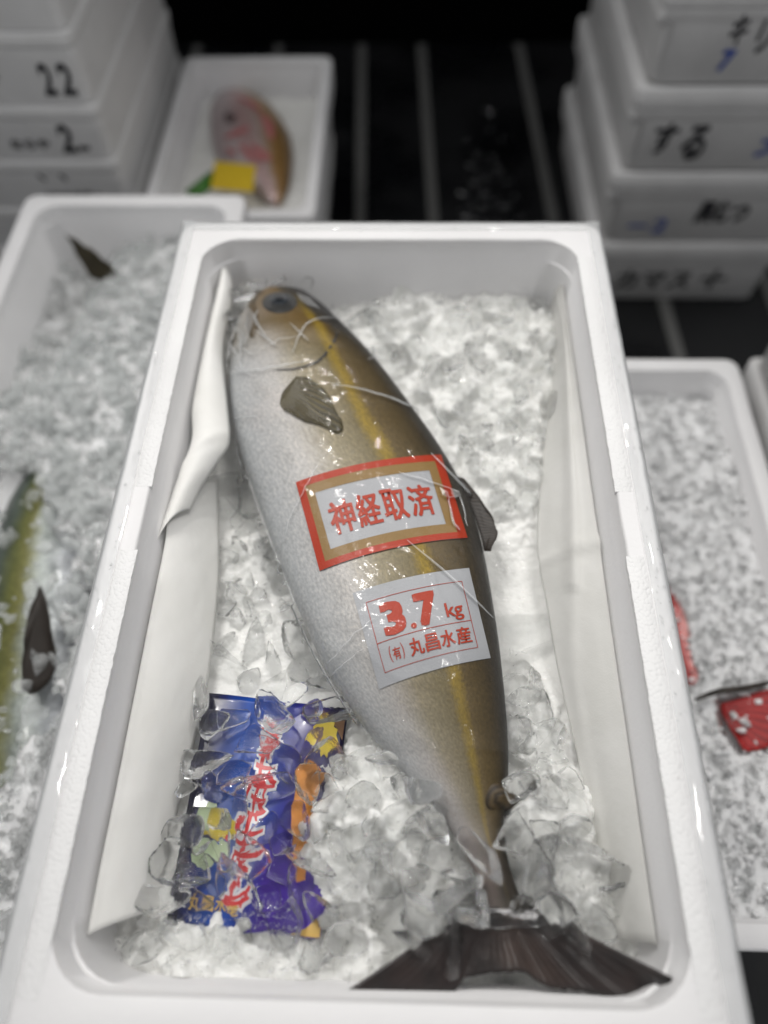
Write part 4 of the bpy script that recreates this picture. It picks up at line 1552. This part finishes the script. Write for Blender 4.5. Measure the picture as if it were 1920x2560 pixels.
ice_heap('crushed_ice', 'snowy crushed ice covering the red fish in the narrow box', (.236, .443, -.272, .368), rz, 5000, .0014, .0070, 41, SLUSH_SIDE, keep=lambda x, y: not red_zone(x, y), dip=.03, leak=.5, glassy=.6)
RED = m_side_fish('red_fish_skin', [(0, (.22, .012, .012)), (.3, (.38, .025, .022)), (.6, (.62, .30, .28)), (1, (.7, .6, .6))])
rf = thing('red_fish', 'bright red fish partly showing through crushed ice', 'fish', (.33, -.02, RZT - .06))
zr = RZT - .054
v, f, uvx = simple_fish([(Vector((cx - hw, y, zr)), Vector((cx + hw, y, zr))) for y, cx, hw in ((.10, .345, .008), (.07, .340, .020), (.02, .335, .028), (-.03, .338, .028), (-.07, .346, .020), (-.095, .352, .010))], .75)
obj('body', mesh('red_body', off(v, rf.location), f, RED, uv=uvx), rf)
zr2 = RZT - .023
fan_fin('tail_fin', [(1556, 1520, zr2 - .012), (1560, 1540, zr2 - .012), (1568, 1556, zr2 - .012)], [(1672, 1486, zr2), (1690, 1540, zr2 + .002), (1672, 1600, zr2), (1620, 1626, zr2 - .002), (1590, 1590, zr2)], m_fin('red_fin', (.26, .006, .008), (.46, .022, .02), 12), rf, loc=rf.location, n=20, m=8)
dk = [(V(x, y, zr2 + .004), Vector((0, 0, 1))) for x, y in ((1500, 1512), (1530, 1500), (1560, 1492), (1600, 1488), (1640, 1480), (1675, 1470))]
v, f = ribbon([a for a, _ in dk], .007, [b for _, b in dk], ridge=.4)
obj('fin_spine', mesh('fin_spine', off(v, rf.location), f, FIN_DARK, uv=[(i * .01, 0) for i in range(len(v))]), rf)

# --- supporting boxes under the open ones
lid_box('polystyrene_box', 'closed foam box supporting the box of the amberjack', -.205, .205, -.335, .335, -.40, -.202, FOAM_GREY)
lid_box('polystyrene_box', 'closed foam box on the floor at the bottom of the amberjack pile', -.205, .205, -.335, .335, -.60, -.402, FOAM_GREY)
lid_box('polystyrene_box', 'closed foam box carrying the long box with the yellowtail', -.535, -.228, -.34, .635, -.60, -.392, FOAM_GREY)
lid_box('polystyrene_box', 'closed foam box carrying the narrow box of red fish', .225, .455, -.28, .38, -.60, -.452, FOAM_GREY)

# --- small box with a red and white fish further back
SZT = -.30
sbx = open_box('polystyrene_box', 'small white foam box with a pinkish fish and a yellow tag', -.2835, .9855, .1485, .2465, SZT, .148, wall=.020, r_in=.022, depth=.105)
lid_box('polystyrene_box', 'closed foam box under the small box of pinkish fish', -.425, -.145, .745, 1.225, -.60, -.450, FOAM_GREY)


def c4(x, y):   # positions measured on an enlarged view of that box
    return ((400 + x / 3.318) / S, (100 + y / 3.318) / S)


PINK = m_side_fish('pinkish_fish_skin', [(0, (.36, .28, .28)), (.25, (.55, .46, .46)), (.45, (.58, .38, .37)), (.6, (.58, .45, .42)), (.75, (.42, .24, .09)), (.9, (.26, .15, .05)), (1, (.12, .07, .03))], .75)
zs = SZT - .060
prow = []
for y, xl, xr in ((420, 560, 640), (470, 470, 800), (560, 420, 930), (680, 415, 1020), (800, 425, 1085), (950, 460, 1105), (1080, 560, 1095), (1200, 700, 1080), (1300, 840, 1040), (1360, 920, 1000)):
    a, b = c4(xl, y), c4(xr, y)
    prow.append((V(*a, zs), V(*b, zs)))
pf = thing('pinkish_fish', 'plump pink and tan fish with red marks in the small box', 'fish', (-.28, .97, zs - .03))
v, f, uvx = simple_fish(prow, .38)
obj('body', mesh('pinkish_body', off(v, pf.location), f, PINK, uv=uvx), pf)
PB = BVHTree.FromPolygons(v, f)


def on_pink(x, y, lift):
    p = V(*c4(x, y), -.4)
    d = (p - CAM_POS).normalized()
    loc, nn, _, _ = PB.ray_cast(CAM_POS, d)
    if loc is None:
        return V(*c4(x, y), zs + .02), Vector((0, 0, 1))
    return loc + Vector((0, 0, lift)), Vector((0, 0, 1))


for pts, wd in (([(540, 820), (620, 780), (740, 735)], .018), ([(650, 480), (740, 520), (830, 600)], .014), ([(760, 880), (840, 940), (920, 1000)], .016), ([(660, 870), (760, 980), (880, 1010)], .012), ([(840, 620), (900, 700), (930, 830)], .016), ([(560, 900), (620, 960)], .012)):
    q = [on_pink(x, y, .002) for x, y in stroke_on_fish(pts, 30)]
    v, f = ribbon([a for a, _ in q], wd, [b for _, b in q], ridge=.15)
    obj('red_mark', mesh('red_mark', off(v, pf.location), f, m_plain('red_mark', (.50, .17, .17), .4)), pf)
q = [on_pink(x, y, .003) for x, y in ((560, 620), (585, 650), (590, 690))]
v, f = ribbon([a for a, _ in q], .024, [b for _, b in q], ridge=.2)
obj('eye', mesh('pink_eye', off(v, pf.location), f, m_plain('dim_eye', (.12, .08, .08), .2)), pf)
yt = [V(*c4(x, y), zs + .046) for x, y in ((455, 1005), (795, 1040), (770, 1260), (420, 1230))]
tg = tag(obj('paper_tag', mesh('paper_tag', off(yt + [a - Vector((0, 0, .0008)) for a in yt], yt[0]), [(3, 2, 1, 0), (4, 5, 6, 7), (0, 1, 5, 4), (1, 2, 6, 5), (2, 3, 7, 6), (3, 0, 4, 7)], m_plain('yellow_card', (.72, .50, .02), .5), False), None, yt[0]), 'yellow paper tag laid across the pinkish fish', 'tag')
lf = []
pts = [(210, 1250), (300, 1180), (380, 1110), (450, 1070), (470, 1130), (420, 1240), (330, 1300), (240, 1300)]
cc = V(*c4(350, 1200), zs + .040)
vs = [cc + Vector((0, 0, .006))] + [V(*c4(x, y), zs + .036 + .004 * math.sin(i * 2)) for i, (x, y) in enumerate(pts)]
lo = obj('green_leaf', mesh('green_leaf', off(vs, cc), [(0, 1 + i, 1 + (i + 1) % 8) for i in range(8)], m_plain('leaf_green', (.05, .20, .02), .4)), None, cc)
thick(lo, .0008)
tag(lo, 'green leaf garnish tucked under the yellow tag', 'leaf')
# white packing under that fish
vs = [(x, y, SZT - .070 + .006 * noise.noise(Vector((x * 30, y * 30, 2)))) for x in np.linspace(-.410, -.157, 30) for y in np.linspace(.762, 1.21, 50)]
fs = [(i * 50 + j, (i + 1) * 50 + j, (i + 1) * 50 + j + 1, i * 50 + j + 1) for i in range(29) for j in range(49)]
tag(obj('packing_sheet', mesh('packing_sheet', vs, fs, SHEET)), 'white packing paper on the bottom of the small box', 'paper')

# ------------------------------------------------------------------ stacks of closed boxes
ORD = ['lowest', 'second', 'third', 'fourth', 'fifth']
hR = .147
for k in range(5):
    z0 = ZF + hR * k
    desc = ['lowest box of the tall stack with marker writing, standing on the black floor', 'second box up in the tall stack with blue and black marker scrawl', 'third box up in the tall stack with two black marker signs',
            'fourth box up in the tall stack with large marker signs and a blue 7', 'top box of the tall stack of lidded foam boxes'][k]
    b = lid_box('stacked_foam_box', 'foam ' + desc, .376, .752, .862, 1.40, z0 + .001, z0 + hR, FOAM_GREY, 'closed foam boxes in the tall stack', lid_h=.034, inset=.014)
    yy = .862 + .002 - .0018
    if k == 0:
        writing(b, 'カマス 十', .44, .66, z0 + .035, z0 + .085, yy, INK_BLACK, .03)
    if k == 1:
        writing(b, '黒むつ', .545, .64, z0 + .045, z0 + .092, yy, INK_BLACK, .05)
        writing(b, 'ー２', .43, .50, z0 + .025, z0 + .055, yy, INK_BLUE, .03)
    if k == 2:
        writing(b, 'す', .425, .465, z0 + .035, z0 + .090, yy, INK_BLACK, .03)
        writing(b, 'る', .475, .515, z0 + .025, z0 + .088, yy, INK_BLACK, .03)
        writing(b, '大', .60, .66, z0 + .03, z0 + .075, yy, INK_BLUE, .04)
    if k == 3:
        writing(b, 'キ', .487, .512, z0 + .062, z0 + .104, yy, INK_BLACK, .03)
        writing(b, 'リ', .528, .552, z0 + .050, z0 + .098, yy, INK_BLACK, .03)
        writing(b, '円', .572, .62, z0 + .040, z0 + .085, yy, INK_BLACK, .02)
        writing(b, '7', .487, .508, z0 + .024, z0 + .056, yy, INK_BLUE, .04)

LYF = .80
seams = [-.60, -.50, -.415, -.330, -.2385, -.148, -.042, .07]
for k in range(7):
    z0, z1 = seams[k] + .001, seams[k + 1]
    nm = ['first', 'second', 'third', 'fourth', 'fifth', 'sixth', 'last'][k]
    what = {6: '', 5: ' numbered 22', 4: ' numbered 2', 3: ' with scribbled writing'}.get(k, '')
    b = lid_box('stacked_foam_box', f'foam box{what}, {nm} from the floor in the stack behind the yellowtail', -.80, -.462, LYF, 1.30, z0, z1, FOAM_GREY, 'closed foam boxes in the stack behind the yellowtail', lid_h=.022, inset=.002, tp=.0015)
    yy = LYF + .002 - .0018
    if k == 5:
        writing(b, '2', -.532, -.512, z0 + .014, z0 + .062, yy, INK_BLACK, .03)
        writing(b, '2', -.504, -.482, z0 + .014, z0 + .062, yy, INK_BLACK, .03)
        writing(b, 'キ', -.612, -.592, z0 + .030, z0 + .056, yy, INK_BLACK, .03)
    if k == 4:
        writing(b, '2', -.542, -.518, z0 + .012, z0 + .060, yy, INK_BLACK, .03)
        writing(b, 'ー', -.515, -.497, z0 + .016, z0 + .024, yy, INK_BLACK, .02)
        writing(b, 'ならや', -.625, -.560, z0 + .018, z0 + .036, yy, INK_BLACK, .03)
    if k == 3:
        writing(b, '、、', -.605, -.555, z0 + .052, z0 + .066, yy, INK_BLACK, .03)
        writing(b, 'ぶり九州産 2', -.610, -.510, z0 + .014, z0 + .034, yy, INK_BLACK, .02)
# stack at the edge of view beyond the red fish
for k in range(3):
    lid_box('stacked_foam_box', ['bottom', 'middle', 'uppermost'][k] + ' grey foam box of the short stack beside the box of red fish', .502, .86, -.05, .43, ZF + .155 * k + .001, ZF + .155 * (k + 1), FOAM_GREY, 'closed foam boxes beside the red fish', lid_h=.03, inset=.006)

bpy.context.view_layer.update()
